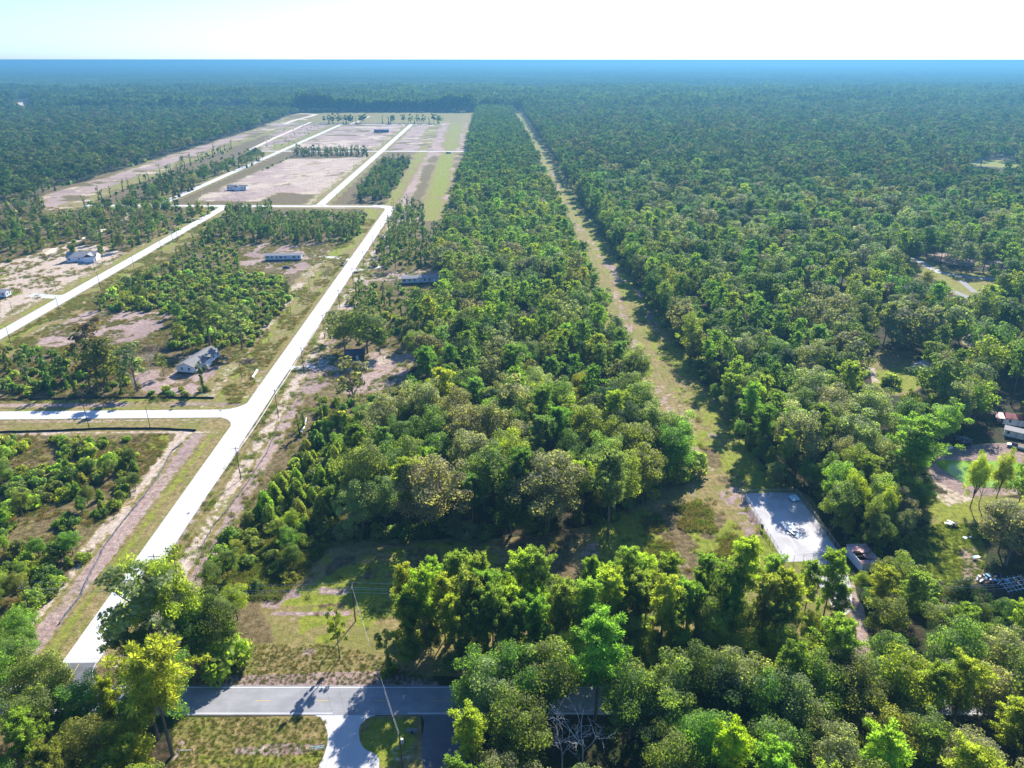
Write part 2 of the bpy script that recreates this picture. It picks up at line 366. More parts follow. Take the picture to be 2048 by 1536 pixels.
for pl, a_, b_, c_ in ((LOT_1, 'weeds', .62, 30), (LOT_1, 'sand', .5, 22), (LOT_2, 'sand', .52, 26), (LOT_2, 'weeds', .6, 34), (LOT_3, 'weeds', .58, 30), (LOT_3, 'sand', .6, 18), (LOT_E, 'green', .6, 30), (LOT_E, 'weeds', .6, 22), (LOT_SAND, 'green', .7, 14), (LOT_SAND, 'weeds', .7, 11), (LOT_PURPLE, 'weeds', .58, 9), (LOT_H2, 'weeds', .6, 10), (LOT_GRAVEL, 'weeds', .58, 8), (LOT_GRAVEL, 'sand', .6, 7), (LOT_H1, 'sand', .55, 8), (LOT_H1, 'weeds', .6, 9), (STRIP_K, 'weeds', .52, 26), (STRIP_K, 'sand', .62, 18), (CUT, 'dirt', .6, 7), (CUT, 'green', .45, 9), (CUT, 'weeds', .58, 11)):
    P_ = at_poly(pl); i = np.nonzero(near & pip(X, Y, P_))[0]; wv_ = np.clip((vnoise(X[i], Y[i] * (.45 if pl is CUT else 1), c_, int(a_ == 'weeds') * 9 + c_) * .65 + .35 * vnoise(X[i], Y[i], c_ * .3, c_ + 3) - b_) * 7, 0, 1) * .85
    for k in ALL: chan[k][i] *= 1 - wv_
    chan[a_][i] = np.maximum(chan[a_][i], wv_)
paint('green', [(60,330),(72,330),(66,620),(28,1900),(12,1900),(48,620)], .5, 2, True); paint('green', [(1850,985),(2048,1000),(2048,1045),(1900,1045),(1850,1040)], .6, 2, False, ALL)
# wheel ruts down the cut
for off in (-1.1, 1.1):
    t_ = X - (62 - .031 * (Y - 260) + 4 * np.sin(Y / 60)) - off; i = np.nonzero(near & (np.abs(t_) < .9) & (Y > 165) & (Y < 900))[0]
    v_ = np.clip(.75 * vnoise(X[i], Y[i], 8, 61) + .1, 0, 1); chan['dirt'][i] = np.maximum(chan['dirt'][i], v_); chan['green'][i] *= 1 - v_
# verges along the streets: t is the distance to the right of the centre line
def verge(t, sel, bands):
    for a, b, ch, v in bands:
        i = np.nonzero(near & sel & (t > a) & (t < b))[0]
        wob = vnoise(X[i], Y[i], 14.0, int(abs(a) * 7) + len(ch))
        e = np.minimum(t[i] - a, b - t[i]); wgt = np.clip(e / 0.8, 0, 1) * v * np.clip(0.35 + 1.3 * wob, 0, 1)
        for k in ALL: chan[k][i] *= 1 - np.clip(e / 0.6, 0, 1) * 0.9
        chan[ch][i] = np.maximum(chan[ch][i], wgt)
tA = X - xA(Y); sA = (Y > 118) & (Y < 655)
verge(tA, sA, [(-21,-16,'sand',.75),(-16,-10,'dirt',.8),(-10,-6.5,'green',.62),(-6.5,-3.4,'sand',.35),(3.4,5.2,'dirt',.8),(5.2,7.4,'green',.5),(7.4,12.5,'sand',.9),(12.5,17.5,'dirt',.85)])
sl1 = sA & (Y > 250) & (Y < 470)
verge(tA, sl1, [(-27,-19,'sand',.55),(-19,-14,'green',.6),(-14,-8,'sand',.4)])
sl2 = sA & (Y > 470)
verge(tA, sl2, [(-22,-12,'green',.8),(-12,-6,'green',.55)])
tD = X - xD(Y); sD = (Y > 250) & (Y < 655)
verge(tD, sD, [(-14,-9,'sand',.5),(-9,-3.5,'green',.6),(3.5,6,'sand',.5),(6,13,'green',.62),(13,17,'sand',.5),(17,21,'green',.4)])
tF = X - xF(Y); sF = (Y > 665) & (Y < 1560)
verge(tF, sF, [(-16,-8,'sand',.55),(-8,-3.5,'green',.4),(3.5,9,'green',.35)])
tE = X - xE(Y); sE = (Y > 665) & (Y < 1560)
verge(tE, sE, [(-20,-12,'green',.5),(-12,-3.5,'green',.4),(3.5,8,'green',.45)])
for fy, x0, x1, big in ((yB, -260, -103, 1), (yC, -400, -112, 0), (yI, -370, -66, 0), (yJ, -520, -138, 0)):
    tt = Y - fy(X); s_ = (X > x0) & (X < x1)
    if big: verge(tt, s_, [(-16,-13,'sand',.8),(-13,-7,'weeds',.3),(-7,-3.2,'dirt',.5),(3.2,6,'green',.6),(6,11,'dirt',.65),(11,14,'green',.8)])
    else: verge(tt, s_, [(-10,-3.2,'dirt',.6),(3.2,8,'dirt',.5)])
paint('green', [(310,868),(342,870),(335,905),(290,900)], .7, 1); paint('sand', [(235,1020),(262,1010),(250,1050),(215,1075)], .9, .6)
paint('green', LOT_LL, 0.35, 2)
# mown cut and the field in front of the woods
paint('green', [(1200,470),(1250,545),(1290,600),(1330,690),(1400,745),(1445,820),(1500,900),(1570,985),(1480,990),(1440,940),(1410,860),(1370,770),(1290,640),(1230,560),(1175,470)], .55, 1.5)
paint('green', [(560,1215),(690,1205),(700,1170),(760,1125),(690,1130),(640,1160),(570,1190)], .8, 1)
paint('green', [(1485,1000),(1500,1005),(1590,1130),(1550,1125)], .95, .6); paint('green', [(700,1090),(1000,1090),(960,1180),(760,1190)], .4, 2)
paint('dirt', [(1290,700),(1330,760),(1400,850),(1400,1000),(1370,990),(1385,880),(1320,760)], .45, 1)
paint('sand', [(1300,1120),(1480,1120),(1460,1180),(1320,1170)], .3, 2)
paint('weeds', [(1280,1040),(1400,1000),(1480,1060),(1470,1110),(1330,1110)], .85, 1.5)
paint('dirt', [(390,1376),(430,1352),(760,1340),(890,1366),(890,1372)], .85, .6); paint('green', [(560,1280),(690,1270),(700,1320),(560,1310)], .3, 1)
for p_ in ([(642,1175),(694,1177),(694,1188),(642,1187)], [(538,1222),(705,1222),(705,1230),(538,1232)], [(608,1298),(634,1298),(630,1312),(605,1312)], [(465,1494),(560,1489),(645,1487),(640,1500),(560,1512),(470,1506)]):
    paint('dirt', p_, 1, .25, False, ALL); paint('sand', p_, .4, .25)
paint('green', [(400,1505),(560,1515),(650,1500),(640,1536),(380,1536)], .55, .8); paint('green', [(740,1435),(830,1436),(835,1480),(780,1536),(760,1536),(715,1490)], .7, .6)
paint('dirt', [(350,1480),(372,1480),(360,1520),(340,1520)], .8, .5); paint('sand', [(770,1490),(830,1480),(838,1536),(785,1536)], .35, .8)
# homesteads to the east
paint('dirt', POND_CLR, .8, 1.5, False, ALL); paint('sand', [(1850,945),(1880,960),(1930,990),(1960,1000),(1900,1015),(1855,990)], .55, 1)
paint('green', LAWN, .95, 1.5, False, ALL); paint('dirt', [(1915,1095),(1960,1090),(1965,1160),(1925,1170)], .75, 1, False, ALL); paint('sand', [(1895,1185),(1950,1180),(1950,1200),(1890,1205)], .8, .8)
paint('weeds', HOME_A, .4, 1.5, False, ALL); paint('green', [(1740,745),(1830,730),(1850,770),(1790,790),(1745,770)], 1.0, 1, False, ALL); paint('sand', [(1730,735),(1750,735),(1760,765),(1740,765)], .8, .6)
paint('green', ROAD_R, .5, 2, False, ALL); paint('dirt', [(1830,505),(2048,515),(2048,535),(1900,530)], .9, 1.5, False, ALL); paint('sand', SANDY_R, .6, 1.5, False, ALL); paint('green', FAR_R, .6, 2, False, ALL)
paint('dirt', [(1700,1150),(1730,1230),(1750,1330),(1690,1340),(1715,1260),(1690,1200)], .8, .6, False, ALL); paint('sand', [(1700,1150),(1730,1230),(1750,1330),(1690,1340),(1715,1260),(1690,1200)], .25, .6)
# open fields near the horizon
far = Y > 9000
fb = vnoise(X, Y * 1.0, 2600.0, 77) * 0.6 + vnoise(X, Y, 900.0, 78) * 0.4
chan['field'][:] = np.where(far & (np.abs(X - Y * 0.12) < Y * 0.42), np.clip((fb - 0.56) * 9, 0, 1), 0) * np.clip((Y - 9000) / 3000, 0, 1)
def ground_mat():
    t = NT('ground'); p = t.pos()
    A = t.node('ShaderNodeAttribute', attribute_name='cover_a'); B = t.node('ShaderNodeAttribute', attribute_name='cover_b')
    sa = t.node('ShaderNodeSeparateColor'); t.l.new(A.outputs['Color'], sa.inputs[0]); sb = t.node('ShaderNodeSeparateColor'); t.l.new(B.outputs['Color'], sb.inputs[0])
    n1 = t.noise(p, 0.09, 4, 0.6); n2 = t.noise(p, 0.6, 5, 0.65); n3 = t.noise(p, 3.2, 4, 0.75); n4 = t.noise(p, 0.025, 3, 0.5)
    mixn = t.math('ADD', t.math('MULTIPLY', n1, 0.35), t.math('MULTIPLY', n2, 0.65))
    lines = t.noise(t.scale(p, (1.1, 0.045, 1)), 1.0, 3)
    hlin = t.noise(t.scale(p, (0.05, 1.3, 1)), 1.0, 3)
    def mask(v, gain=1.0): return t.step(t.math('ADD', v, t.math('MULTIPLY', t.math('SUBTRACT', mixn, 0.5), 1.5 * gain)), 0.36, 0.64)
    grass = t.mix(t.step(n2, 0.35, 0.65), (0.20, 0.165, 0.055), (0.35, 0.265, 0.12))
    grass = t.mix(t.math('MULTIPLY', t.step(n1, 0.42, 0.6), 0.65), grass, (0.19, 0.205, 0.04))
    weeds = t.mix(t.step(n2, 0.38, 0.62), (0.105, 0.08, 0.035), (0.23, 0.165, 0.085)); weeds = t.mix(t.math('MULTIPLY', t.step(n3, 0.5, 0.66), 0.5), weeds, (0.13, 0.145, 0.03))
    col = t.mix(mask(sb.outputs[1]), grass, weeds)
    green = t.mix(t.step(n2, 0.35, 0.65), (0.17, 0.215, 0.022), (0.29, 0.30, 0.045)); col = t.mix(mask(sa.outputs[2]), col, green)
    dirt = t.mix(t.step(n2, 0.35, 0.65), (0.32, 0.225, 0.19), (0.48, 0.36, 0.31)); dirt = t.mix(t.math('MULTIPLY', t.step(n4, 0.45, 0.6), 0.5), dirt, (0.24, 0.17, 0.155))
    dirt = t.mix(t.math('MULTIPLY', t.step(hlin, 0.55, 0.68), 0.4), dirt, (0.17, 0.12, 0.10)); col = t.mix(mask(sa.outputs[1], 0.8), col, dirt)
    sand = t.mix(t.step(n2, 0.35, 0.65), (0.42, 0.32, 0.235), (0.60, 0.50, 0.40)); col = t.mix(mask(sa.outputs[0], 1.1), col, sand)
    lit = t.mix(t.step(n2, 0.4, 0.6), (0.035, 0.032, 0.015), (0.085, 0.06, 0.035)); lit = t.mix(t.step(n1, 0.45, 0.6), lit, (0.04, 0.055, 0.018)); col = t.mix(t.step(sb.outputs[0], 0.4, 0.6), col, lit)
    col = t.mix(sb.outputs[2], col, (0.16, 0.17, 0.11))
    col = t.mix(t.math('MULTIPLY', t.step(n3, 0.42, 0.7), 0.5), col, t.mix(1.0, col, (0.5, 0.46, 0.38), 'MULTIPLY'))
    col = t.mix(t.math('MULTIPLY', t.step(lines, 0.52, 0.62), 0.3), col, t.mix(1.0, col, (0.6, 0.55, 0.5), 'MULTIPLY'))
    col = t.mix(1.0, col, (0.84, 0.84, 0.84), 'MULTIPLY')
    t.base(col); t.p.inputs['Roughness'].default_value = 0.95; t.p.inputs['Specular IOR Level'].default_value = 0.1
    hh = t.math('ADD', t.math('MULTIPLY', n2, 1.0), t.math('MULTIPLY', n3, 0.45)); t.bump(hh, 0.7, 0.7)
    return t.m
ny, nx = GX.shape
idx = np.arange(ny * nx).reshape(ny, nx)
Fq = np.stack([idx[:-1, :-1], idx[:-1, 1:], idx[1:, 1:], idx[1:, :-1]], -1).reshape(-1, 4)
gm = mesh_np('ground', np.stack([X, Y, np.zeros(len(X))], 1), [Fq], [ground_mat()])
for nm, ks in (('cover_a', ('sand', 'dirt', 'green')), ('cover_b', ('litter', 'weeds', 'field'))):
    a = gm.attributes.new(nm, 'FLOAT_COLOR', 'POINT')
    a.data.foreach_set('color', np.stack([chan[k] for k in ks] + [np.ones(len(X))], 1).astype(np.float32).ravel())
tag(link('ground', gm), kind='structure')

# ------------------------------------------------------------------ roads, drives, tracks, pond
def sheet(name, poly, z, mat, kind='structure'):
    if name in ('driveway', 'side_road', 'pond', 'gravel_drive'):
        for _ in range(2): poly = [((a[0]*q + b[0]*(1-q)), (a[1]*q + b[1]*(1-q))) for a, b in zip(poly, poly[1:] + poly[:1]) for q in (.75, .25)]
    mb = MB(); n = len(poly); mb.v = [(x, y, z) for x, y in poly]; mb.f = [tuple(range(n))]
    a = sum(poly[i][0] * poly[(i+1) % n][1] - poly[(i+1) % n][0] * poly[i][1] for i in range(n))
    if a < 0: mb.f = [tuple(range(n))[::-1]]
    return tag(mb.build(name, mat), kind=kind)
def ribbon(name, pts, half, z, mat, wob=0.0, seed=0, kind='structure'):
    r = random.Random(seed); L = []; Rr = []
    for i, p in enumerate(pts):
        a = pts[max(i-1, 0)]; b = pts[min(i+1, len(pts)-1)]; dx, dy = b[0]-a[0], b[1]-a[1]; q = math.hypot(dx, dy)
        h = half + r.uniform(-wob, wob)
        L.append((p[0] - dy/q*h, p[1] + dx/q*h, z)); Rr.append((p[0] + dy/q*h, p[1] - dx/q*h, z))
    n = len(pts); mb = MB(); mb.v = Rr + L; mb.f = [(i, i+1, n+i+1, n+i) for i in range(n-1)]
    return tag(mb.build(name, mat), kind=kind)
def along(f, a, b, step, vert=True):
    n = max(2, int(abs(b-a)/step)+1); return [(f(a+(b-a)*i/(n-1)), a+(b-a)*i/(n-1)) if vert else (a+(b-a)*i/(n-1), f(a+(b-a)*i/(n-1))) for i in range(n)]
HW = 3.9
ribbon('road', along(xA, 119.3, 640, 10), HW, 0.05, M['concrete'])
bend = [(xA(640), 640)] + [(xA(640) - 14 + 14*math.cos(t), 640 + 17*math.sin(t)) for t in [math.radians(15*i) for i in range(1, 7)]]
ribbon('road', bend, HW, 0.055, M['concrete'])
sheet('road', [(xA(640)-3, 652), (xA(640)-18, 653), (xA(640)-18, 662.5), (xA(640)-5, 661), (xA(640)+2.5, 655), (xA(640)+4, 646)], 0.046, M['concrete'])
ribbon('road', along(xD, 200, 656, 12), HW, 0.05, M['concrete']); ribbon('road', along(xF, 663, 1562, 30), HW, 0.05, M['concrete']); ribbon('road', along(xE, 664, 1565, 30), HW, 0.05, M['concrete'])
ribbon('road', along(yB, xA(241) - 2.5, -300, 12, False), 3.3, 0.06, M['concrete'])
ribbon('road', along(yC, xA(640)-15, -385, 12, False), 3.4, 0.06, M['concrete']); ribbon('road', along(yI, -64, -365, 12, False), 3.6, 0.06, M['concrete']); ribbon('road', along(yJ, -138, -500, 12, False), 3.6, 0.06, M['concrete'])
def flare(x, y, sx, sy, r, z):
    """Concave corner fillet: x, y is the inner corner of two road edges."""
    pts = [(x, y)] + [(x + sx*r*(1-math.sin(t)), y + sy*r*(1-math.cos(t))) for t in [math.radians(9*i) for i in range(11)]]
    sheet('road', pts, z, M['concrete'])
xe = xA(241) - HW
flare(xe + 0.4, yB(xe) + 3.0, -1, 1, 9, 0.068); flare(xe + 0.4, yB(xe) - 3.0, -1, -1, 9, 0.068)
for f_, y_ in ((xD, yC(xD(655))), (xF, yC(xF(665))), (xE, yC(xE(665)))):
    for s_ in (-1, 1): flare(f_(y_) + s_*(HW-.3), y_ + (3.2 if f_ is not xD else -3.2), s_, (1 if f_ is not xD else -1), 7, 0.068)
mb = MB()
def jline(mb, x0, y0, x1, y1, h, z):
    dx, dy = x1-x0, y1-y0; q = math.hypot(dx, dy); nx_, ny_ = -dy/q*h, dx/q*h
    mb.add([(x0-nx_, y0-ny_, z), (x1-nx_, y1-ny_, z), (x1+nx_, y1+ny_, z), (x0+nx_, y0+ny_, z)], [(0, 1, 2, 3)])
jr = random.Random(4)
for k in range(60):
    y = 124 + k * 8.6
    if y < 640: jline(mb, xA(y)-HW+.05, y, xA(y)+HW-.05, y, 0.03, 0.062)
for y in np.arange(121, 640, 12.0): jline(mb, xA(y), y, xA(y+12), y+12, 0.025, 0.064)
tag(mb.build('road_joints', M['joint']), kind='structure')
# asphalt highway and its apron
yS0 = 109.2
def yS(x): return 109.2 - 0.012 * (x + 34) * 0 + (0.25 if x < -50 else 0)
ribbon('highway', [(-200, 109.3), (-100, 109.25), (0, 109.3), (160, 109.2)], 3.75, 0.05, M['asphalt'])
x0a, x1a = xA(119.3) - HW, xA(119.3) + HW
apr = [(x0a, 119.3), (x1a, 119.3)] + [(x1a + 6.5*(1-math.cos(t)), 119.0 - 6.2*math.sin(t)) for t in [math.radians(15*i) for i in range(1, 7)]]
apr += [(x0a - 6.5*(1-math.cos(t)), 119.0 - 6.2*math.sin(t)) for t in [math.radians(90-15*i) for i in range(0, 6)]]
sheet('apron', apr, 0.056, M['asphalt_new'])
mk = MB()
for s_ in (-1, 1):
    for a, b in ((-200, x0a-7) if s_ > 0 else (-200, -36), (x1a+7, 160) if s_ > 0 else (-21, 160)):
        n = int((b-a)/6)
        for i in range(n): jline(mk, a+(b-a)*i/n, yS0+s_*3.28+.07, a+(b-a)*(i+1)/n, yS0+s_*3.28+.07, 0.075, 0.066)
arc = [(x1a - .25 + 6.5*(1-math.cos(t)), 119.3 - 6.6*math.sin(t)) for t in [math.radians(10*i) for i in range(0, 10)]]
arc2 = [(x0a + .25 - 6.5*(1-math.cos(t)), 119.3 - 6.6*math.sin(t)) for t in [math.radians(10*i) for i in range(0, 10)]]
for A_ in (arc, arc2):
    for i in range(9): jline(mk, *A_[i], *A_[i+1], 0.07, 0.068)
jline(mk, xA(119)-3.4, 114.4, xA(119)-.3, 114.4, 0.25, 0.07)
tag(mk.build('road_markings', M['line_white']), kind='structure')
mk = MB()
for i in range(-15, 14):
    x = -2.9 + i * 12.2 - 0.9
    jline(mk, x, yS0 - .1, x + 3.05, yS0 - .1, 0.07, 0.066)
jline(mk, xA(117), 119, xA(117)+.3, 114.6, 0.07, 0.07)
tag(mk.build('road_markings', M['line_yellow']), kind='structure')
sheet('side_road', at_poly([(815,1421),(842,1430),(850,1445),(842,1480),(846,1540),(840,1600),(960,1600),(935,1540),(925,1480),(925,1440),(950,1421)]), 0.045, M['asphalt_new'])
sheet('driveway', at_poly([(620,1426),(642,1436),(648,1446),(657,1468),(653,1500),(634,1540),(610,1600),(755,1600),(758,1540),(759,1510),(722,1497),(716,1456),(728,1442),(740,1434),(770,1425)]), 0.042, M['drive'])
sheet('gravel_yard', at_poly([(1484,988),(1540,985),(1592,986),(1640,1050),(1682,1112),(1640,1122),(1568,1124),(1530,1060)]), 0.03, M['gravel'])
sheet('gravel_drive', at_poly([(1600,1124),(1676,1114),(1698,1150),(1706,1200),(1696,1232),(1672,1228),(1650,1185)]), 0.026, M['gravel'])
for s_, pts in enumerate(([(-60,484),(0,474),(40,460),(70,455),(120,446),(165,434)], [(90,510),(113,498),(150,482),(185,469),(225,450),(253,438),(262,420)])):
    ribbon('dirt_track', at_poly(pts), 3.2, 0.03, M['sandpath'], 1.0, s_)
ribbon('dirt_track', at_poly([(568,248),(590,240),(620,233),(632,229),(600,227)]), 5, 0.03, M['sandpath'], 1, 5); ribbon('dirt_track', at_poly([(500,300),(540,280),(590,258),(622,244)]), 3, 0.035, M['sandpath'], 1, 6)
ribbon('dirt_track', at_poly([(62,240),(48,222),(40,205)]), 6, 0.03, M['sandpath'], 2, 7)
ribbon('dirt_track', at_poly([(400,225),(450,218),(490,216)]), 14, 0.03, M['sandpath'], 4, 8); ribbon('dirt_track', at_poly([(700,248),(725,240),(740,232)]), 3, 0.03, M['sandpath'], 1, 9)
# short culvert drives
for pts in ([(572,735),(608,737),(640,730),(668,712)], [(706,521),(672,515),(620,512)], [(700,541),(735,539),(760,533)]):
    ribbon('driveway', at_poly(pts), 2.0, 0.04, M['drive'], 0.2)
ribbon('driveway', at_poly([(128,592),(112,594),(60,590)]), 3.0, 0.04, M['drive'], 0.4)
ribbon('side_road', at_poly([(1828,516),(1850,530),(1880,545),(1920,552),(1975,558),(2060,556)]), 2.8, 0.04, M['asphalt']); ribbon('side_road', at_poly([(1905,582),(1930,592),(1950,602)]), 2.2, 0.04, M['asphalt_new']); ribbon('driveway', at_poly([(1920,560),(1950,585)]), 1.8, 0.036, M['asphalt_new'])
sheet('pond', at_poly([(1868,924),(1890,920),(1935,922),(1990,922),(2060,926),(2060,975),(2000,975),(1945,975),(1918,962),(1896,946),(1878,932)]), 0.04, M['water'])

# ------------------------------------------------------------------ vegetation meshes
RG = np.random.default_rng(11)
def unit(v): return v / (np.linalg.norm(v, axis=-1, keepdims=True) + 1e-9)
def leaf_quads(Cc, N, size, asp=0.7):
    """Diamond leaf clusters: centres, normals, sizes."""
    n = len(Cc); r = unit(RG.normal(size=(n, 3))); u = unit(np.cross(N, r)); v = np.cross(N, u)
    s = np.asarray(size).reshape(-1, 1) * 0.5
    fold = N * s * RG.uniform(-0.35, 0.35, (n, 1))
    V = np.stack([Cc + u*s + fold, Cc + v*s*asp, Cc - u*s + fold, Cc - v*s*asp], 1).reshape(-1, 3)
    return V, np.arange(4*n).reshape(n, 4)
def blades(Cc, D, length, width):
    """Needle sprays: narrow kites that point along D."""
    n = len(Cc); r = unit(RG.normal(size=(n, 3))); u = unit(np.cross(D, r)); L = np.asarray(length).reshape(-1, 1); W = np.asarray(width).reshape(-1, 1) * 0.5
    V = np.stack([Cc, Cc + D*L*0.6 + u*W, Cc + D*L, Cc + D*L*0.6 - u*W], 1).reshape(-1, 3)
    return V, np.arange(4*n).reshape(n, 4)
def clump_leaves(cen, rad, n, size, squash=0.8):
    """n leaves over each lump centre, denser near its skin."""
    cen = np.asarray(cen); rad = np.asarray(rad); k = len(cen); w_ = rad**2 / (rad**2).sum()
    ci = RG.choice(k, n, p=w_); d = unit(RG.normal(size=(n, 3)) + np.array([0, 0, .25])); q = RG.random(n) ** 0.35
    P = cen[ci] + d * (rad[ci] * q)[:, None] * np.array([1, 1, squash])
    mid_ = np.average(cen, axis=0); ext = np.abs(cen - mid_).max(0) + rad.mean(); dc = unit((P - mid_) / ext) if hasattr(rad, 'mean') else d
    N = unit(d * 0.55 + dc * .35 + RG.normal(size=(n, 3)) * (0.36 if size < .8 else .26 if size < 1.3 else .15) + np.array([0, 0, .2]))
    V, F = leaf_quads(P, N, size * RG.uniform(0.65, 1.3, n)); tone = RG.uniform(0.78, 1.2, k)[ci] * RG.uniform(0.84, 1.16, n) ** (1 if size < 1.3 else .5)
    return V, F, tone
def tubes(paths, n=5):
    mb = MB()
    for pts, r0, r1 in paths: mb.tube(pts, r0, n, r1)
    return mb
def limb(a, b, sag=0.0, k=4):
    a = Vector(a); b = Vector(b); o = []
    for i in range(k + 1):
        t = i / k; p = a.lerp(b, t); p.z += math.sin(t * math.pi) * sag
        if 0 < i < k: p += Vector(RG.normal(size=3)) * (b - a).length * 0.03
        o.append(p)
    return o
def make_broad(h, R, lod, dense=1.0, low=0.25, flat=1.0):
    """Spreading hardwood: lumps round an uneven ellipsoid, limbs from a tapered trunk."""
    k = {0: 46, 1: 24, 2: 10}[lod]; n = int({0: 12500, 1: 2400, 2: 440}[lod] * dense); ls = {0: .42, 1: .84, 2: 1.6}[lod]
    zc = h * (low + 1) / 2; rz = h * (1 - low) / 2
    i = np.arange(k) + .5; ph = np.arccos(1 - 1.75 * i / k); th = i * 2.39996 + RG.uniform(0, 6)
    dirs = np.stack([np.sin(ph)*np.cos(th), np.sin(ph)*np.sin(th), np.cos(ph)], 1) + RG.normal(size=(k, 3)) * .2
    lob = 1 + 0.22 * np.sin(th * 2 + RG.uniform(0, 6)) + RG.uniform(-.32, .16, k)
    cr = R * RG.uniform(.2, .43, k) * {0: 1, 1: 1.12, 2: 1.35}[lod]
    cen = dirs * np.stack([(R - cr*.8) * lob, (R - cr*.8) * lob, (rz - cr*.6) * np.clip(lob, .7, 1.1) * flat], 1) + np.array([RG.normal()*.3, RG.normal()*.3, zc])
    cen[:, 2] = np.maximum(cen[:, 2], h * low * .8)
    crown = clump_leaves(cen, cr, n, ls)
    P = [([(0,0,0), (RG.normal()*.15, RG.normal()*.15, h*.3), (RG.normal()*.3, RG.normal()*.3, h*.62)], .34, .14)]
    for j in RG.choice(k, {0: 12, 1: 5, 2: 1}[lod], replace=False): P.append((limb((0, 0, h * RG.uniform(.2, .45)), cen[j], .4, 3), .15, .04))
    return crown, tubes(P, {0: 6, 1: 5, 2: 4}[lod])
def make_pine(h, R, lod, low=0.42, dense=1.0):
    """Loblolly pine: bare pole, whorls of rising limbs, round sprays of needles at their ends."""
    nb = int({0: 42, 1: 26, 2: 15}[lod] * dense); tufts = {0: 7, 1: 4, 2: 2}[lod]; bl = {0: 40, 1: 15, 2: 10}[lod]
    lean = RG.normal(size=2) * .03 * h
    def trunk(z): t = z / h; return np.array([lean[0]*t*t, lean[1]*t*t, z])
    P = [([tuple(trunk(h*q)) for q in (0, .3, .6, .85, 1.0)], .27, .04)]
    TC = []; TR = []; gap = RG.uniform(0, 6)
    for b in range(nb):
        q = (b + RG.random()) / nb; z = h * (low + (0.985 - low) * q)
        q = q ** .85; prof = (.4 + 1.7*q if q < .35 else math.sqrt(max(0, 1 - ((q - .35)/.66)**2.4))) * (0.72 + .28 * math.sin(gap + b * 1.3))
        z = h * (low + (0.985 - low) * q)
        L = max(.5, R * (prof * 1.12 + .1) * RG.uniform(.6, 1.15)); a = b * 2.4 + RG.uniform(-.5, .5); up = .05 + .5 * q
        base = trunk(z); tip = base + np.array([math.cos(a)*L, math.sin(a)*L, L*up])
        if lod == 0 or (lod == 1 and b % 3 == 0): P.append((limb(base, tip, -.1, 2), .06, .02))
        for t in range(tufts):
            f = 1 - t * (.85 / tufts)
            TC.append(base + (tip - base) * f + RG.normal(size=3) * .32 * (t > 0)); TR.append(RG.uniform(.75, 1.15) * (1 - .03*t) * {0: .82, 1: 1.05, 2: 1.75}[lod] * (R/3.6)**.5)
    for t in range(3): TC.append(trunk(h * (1 - .015*t)) + RG.normal(size=3)*.2); TR.append(.8 * {0: 1, 1: 1.1, 2: 1.6}[lod])
    TC = np.array(TC); TR = np.array(TR); n = len(TC); ci = np.repeat(np.arange(n), bl)
    d = unit(RG.normal(size=(n*bl, 3)) + np.array([0, 0, .45])); st = RG.uniform(.05, .4, n*bl)
    V, F = blades(TC[ci] + d * (TR[ci]*st)[:, None], d, TR[ci] * RG.uniform(.6, 1.0, n*bl), TR[ci] * {0: .23, 1: .48, 2: .8}[lod])
    tone = RG.uniform(.8, 1.2, n)[ci] * RG.uniform(.8, 1.2, n*bl)
    return (V, F, tone), tubes(P, {0: 6, 1: 5, 2: 4}[lod])
def make_vine(h, lod):
    """Thin trunk wrapped in vines, with a small ragged top."""
    n = {0: 2100, 1: 700, 2: 150}[lod]; ls = {0: .5, 1: .8, 2: 1.5}[lod]
    ks = int(h * 1.0); zz = np.linspace(.5, h * RG.uniform(.62, .8), ks); rr = RG.uniform(.55, 1.15, ks) * (1.25 - zz / h)
    cen = [(RG.normal()*.25, RG.normal()*.25, z) for z in zz]; rad = list(rr)
    for j in range(7):
        a = RG.uniform(0, 6.3); q = RG.uniform(.6, 1); L = RG.uniform(.6, 2.2); cen.append((math.cos(a)*L, math.sin(a)*L, h*q)); rad.append(RG.uniform(.5, 1.0))
    for j in range(4): cen.append((RG.normal()*.9, RG.normal()*.9, RG.uniform(.3, 1.2))); rad.append(RG.uniform(.7, 1.2))
    P = [([(0,0,0), (RG.normal()*.15, RG.normal()*.15, h*.5), (RG.normal()*.35, RG.normal()*.35, h)], .2, .04)]
    for c in cen[ks:ks+7]: P.append((limb((0, 0, c[2]*.85), c, .1, 2), .06, .02))
    return clump_leaves(cen, rad, n, ls, 1.25), tubes(P, 5 if lod < 2 else 4)
def make_thin(h, R, lod):
    """Open crowned hardwood: fine grey-green sprays on visible limbs."""
    n = {0: 2300, 1: 620, 2: 130}[lod]; ls = {0: .5, 1: .85, 2: 1.7}[lod]; k = 30; cen = []; P = [([(0,0,0), (.1,.1,h*.35), (RG.normal()*.5, RG.normal()*.5, h*.8)], .26, .06)]
    for j in range(k):
        a = j * 2.4; q = RG.uniform(.42, 1); L = R * RG.uniform(.35, 1) * (1.15 - .55*q); cen.append((math.cos(a)*L, math.sin(a)*L, h*q))
        if lod < 2 and j % (2 if lod == 0 else 4) == 0: P.append((limb((0, 0, h*q*.7), cen[-1], .2, 3), .09, .015))
    return clump_leaves(cen, RG.uniform(.5, 1.15, k) * (R/4)**.5, n, ls, .8), tubes(P, 5)
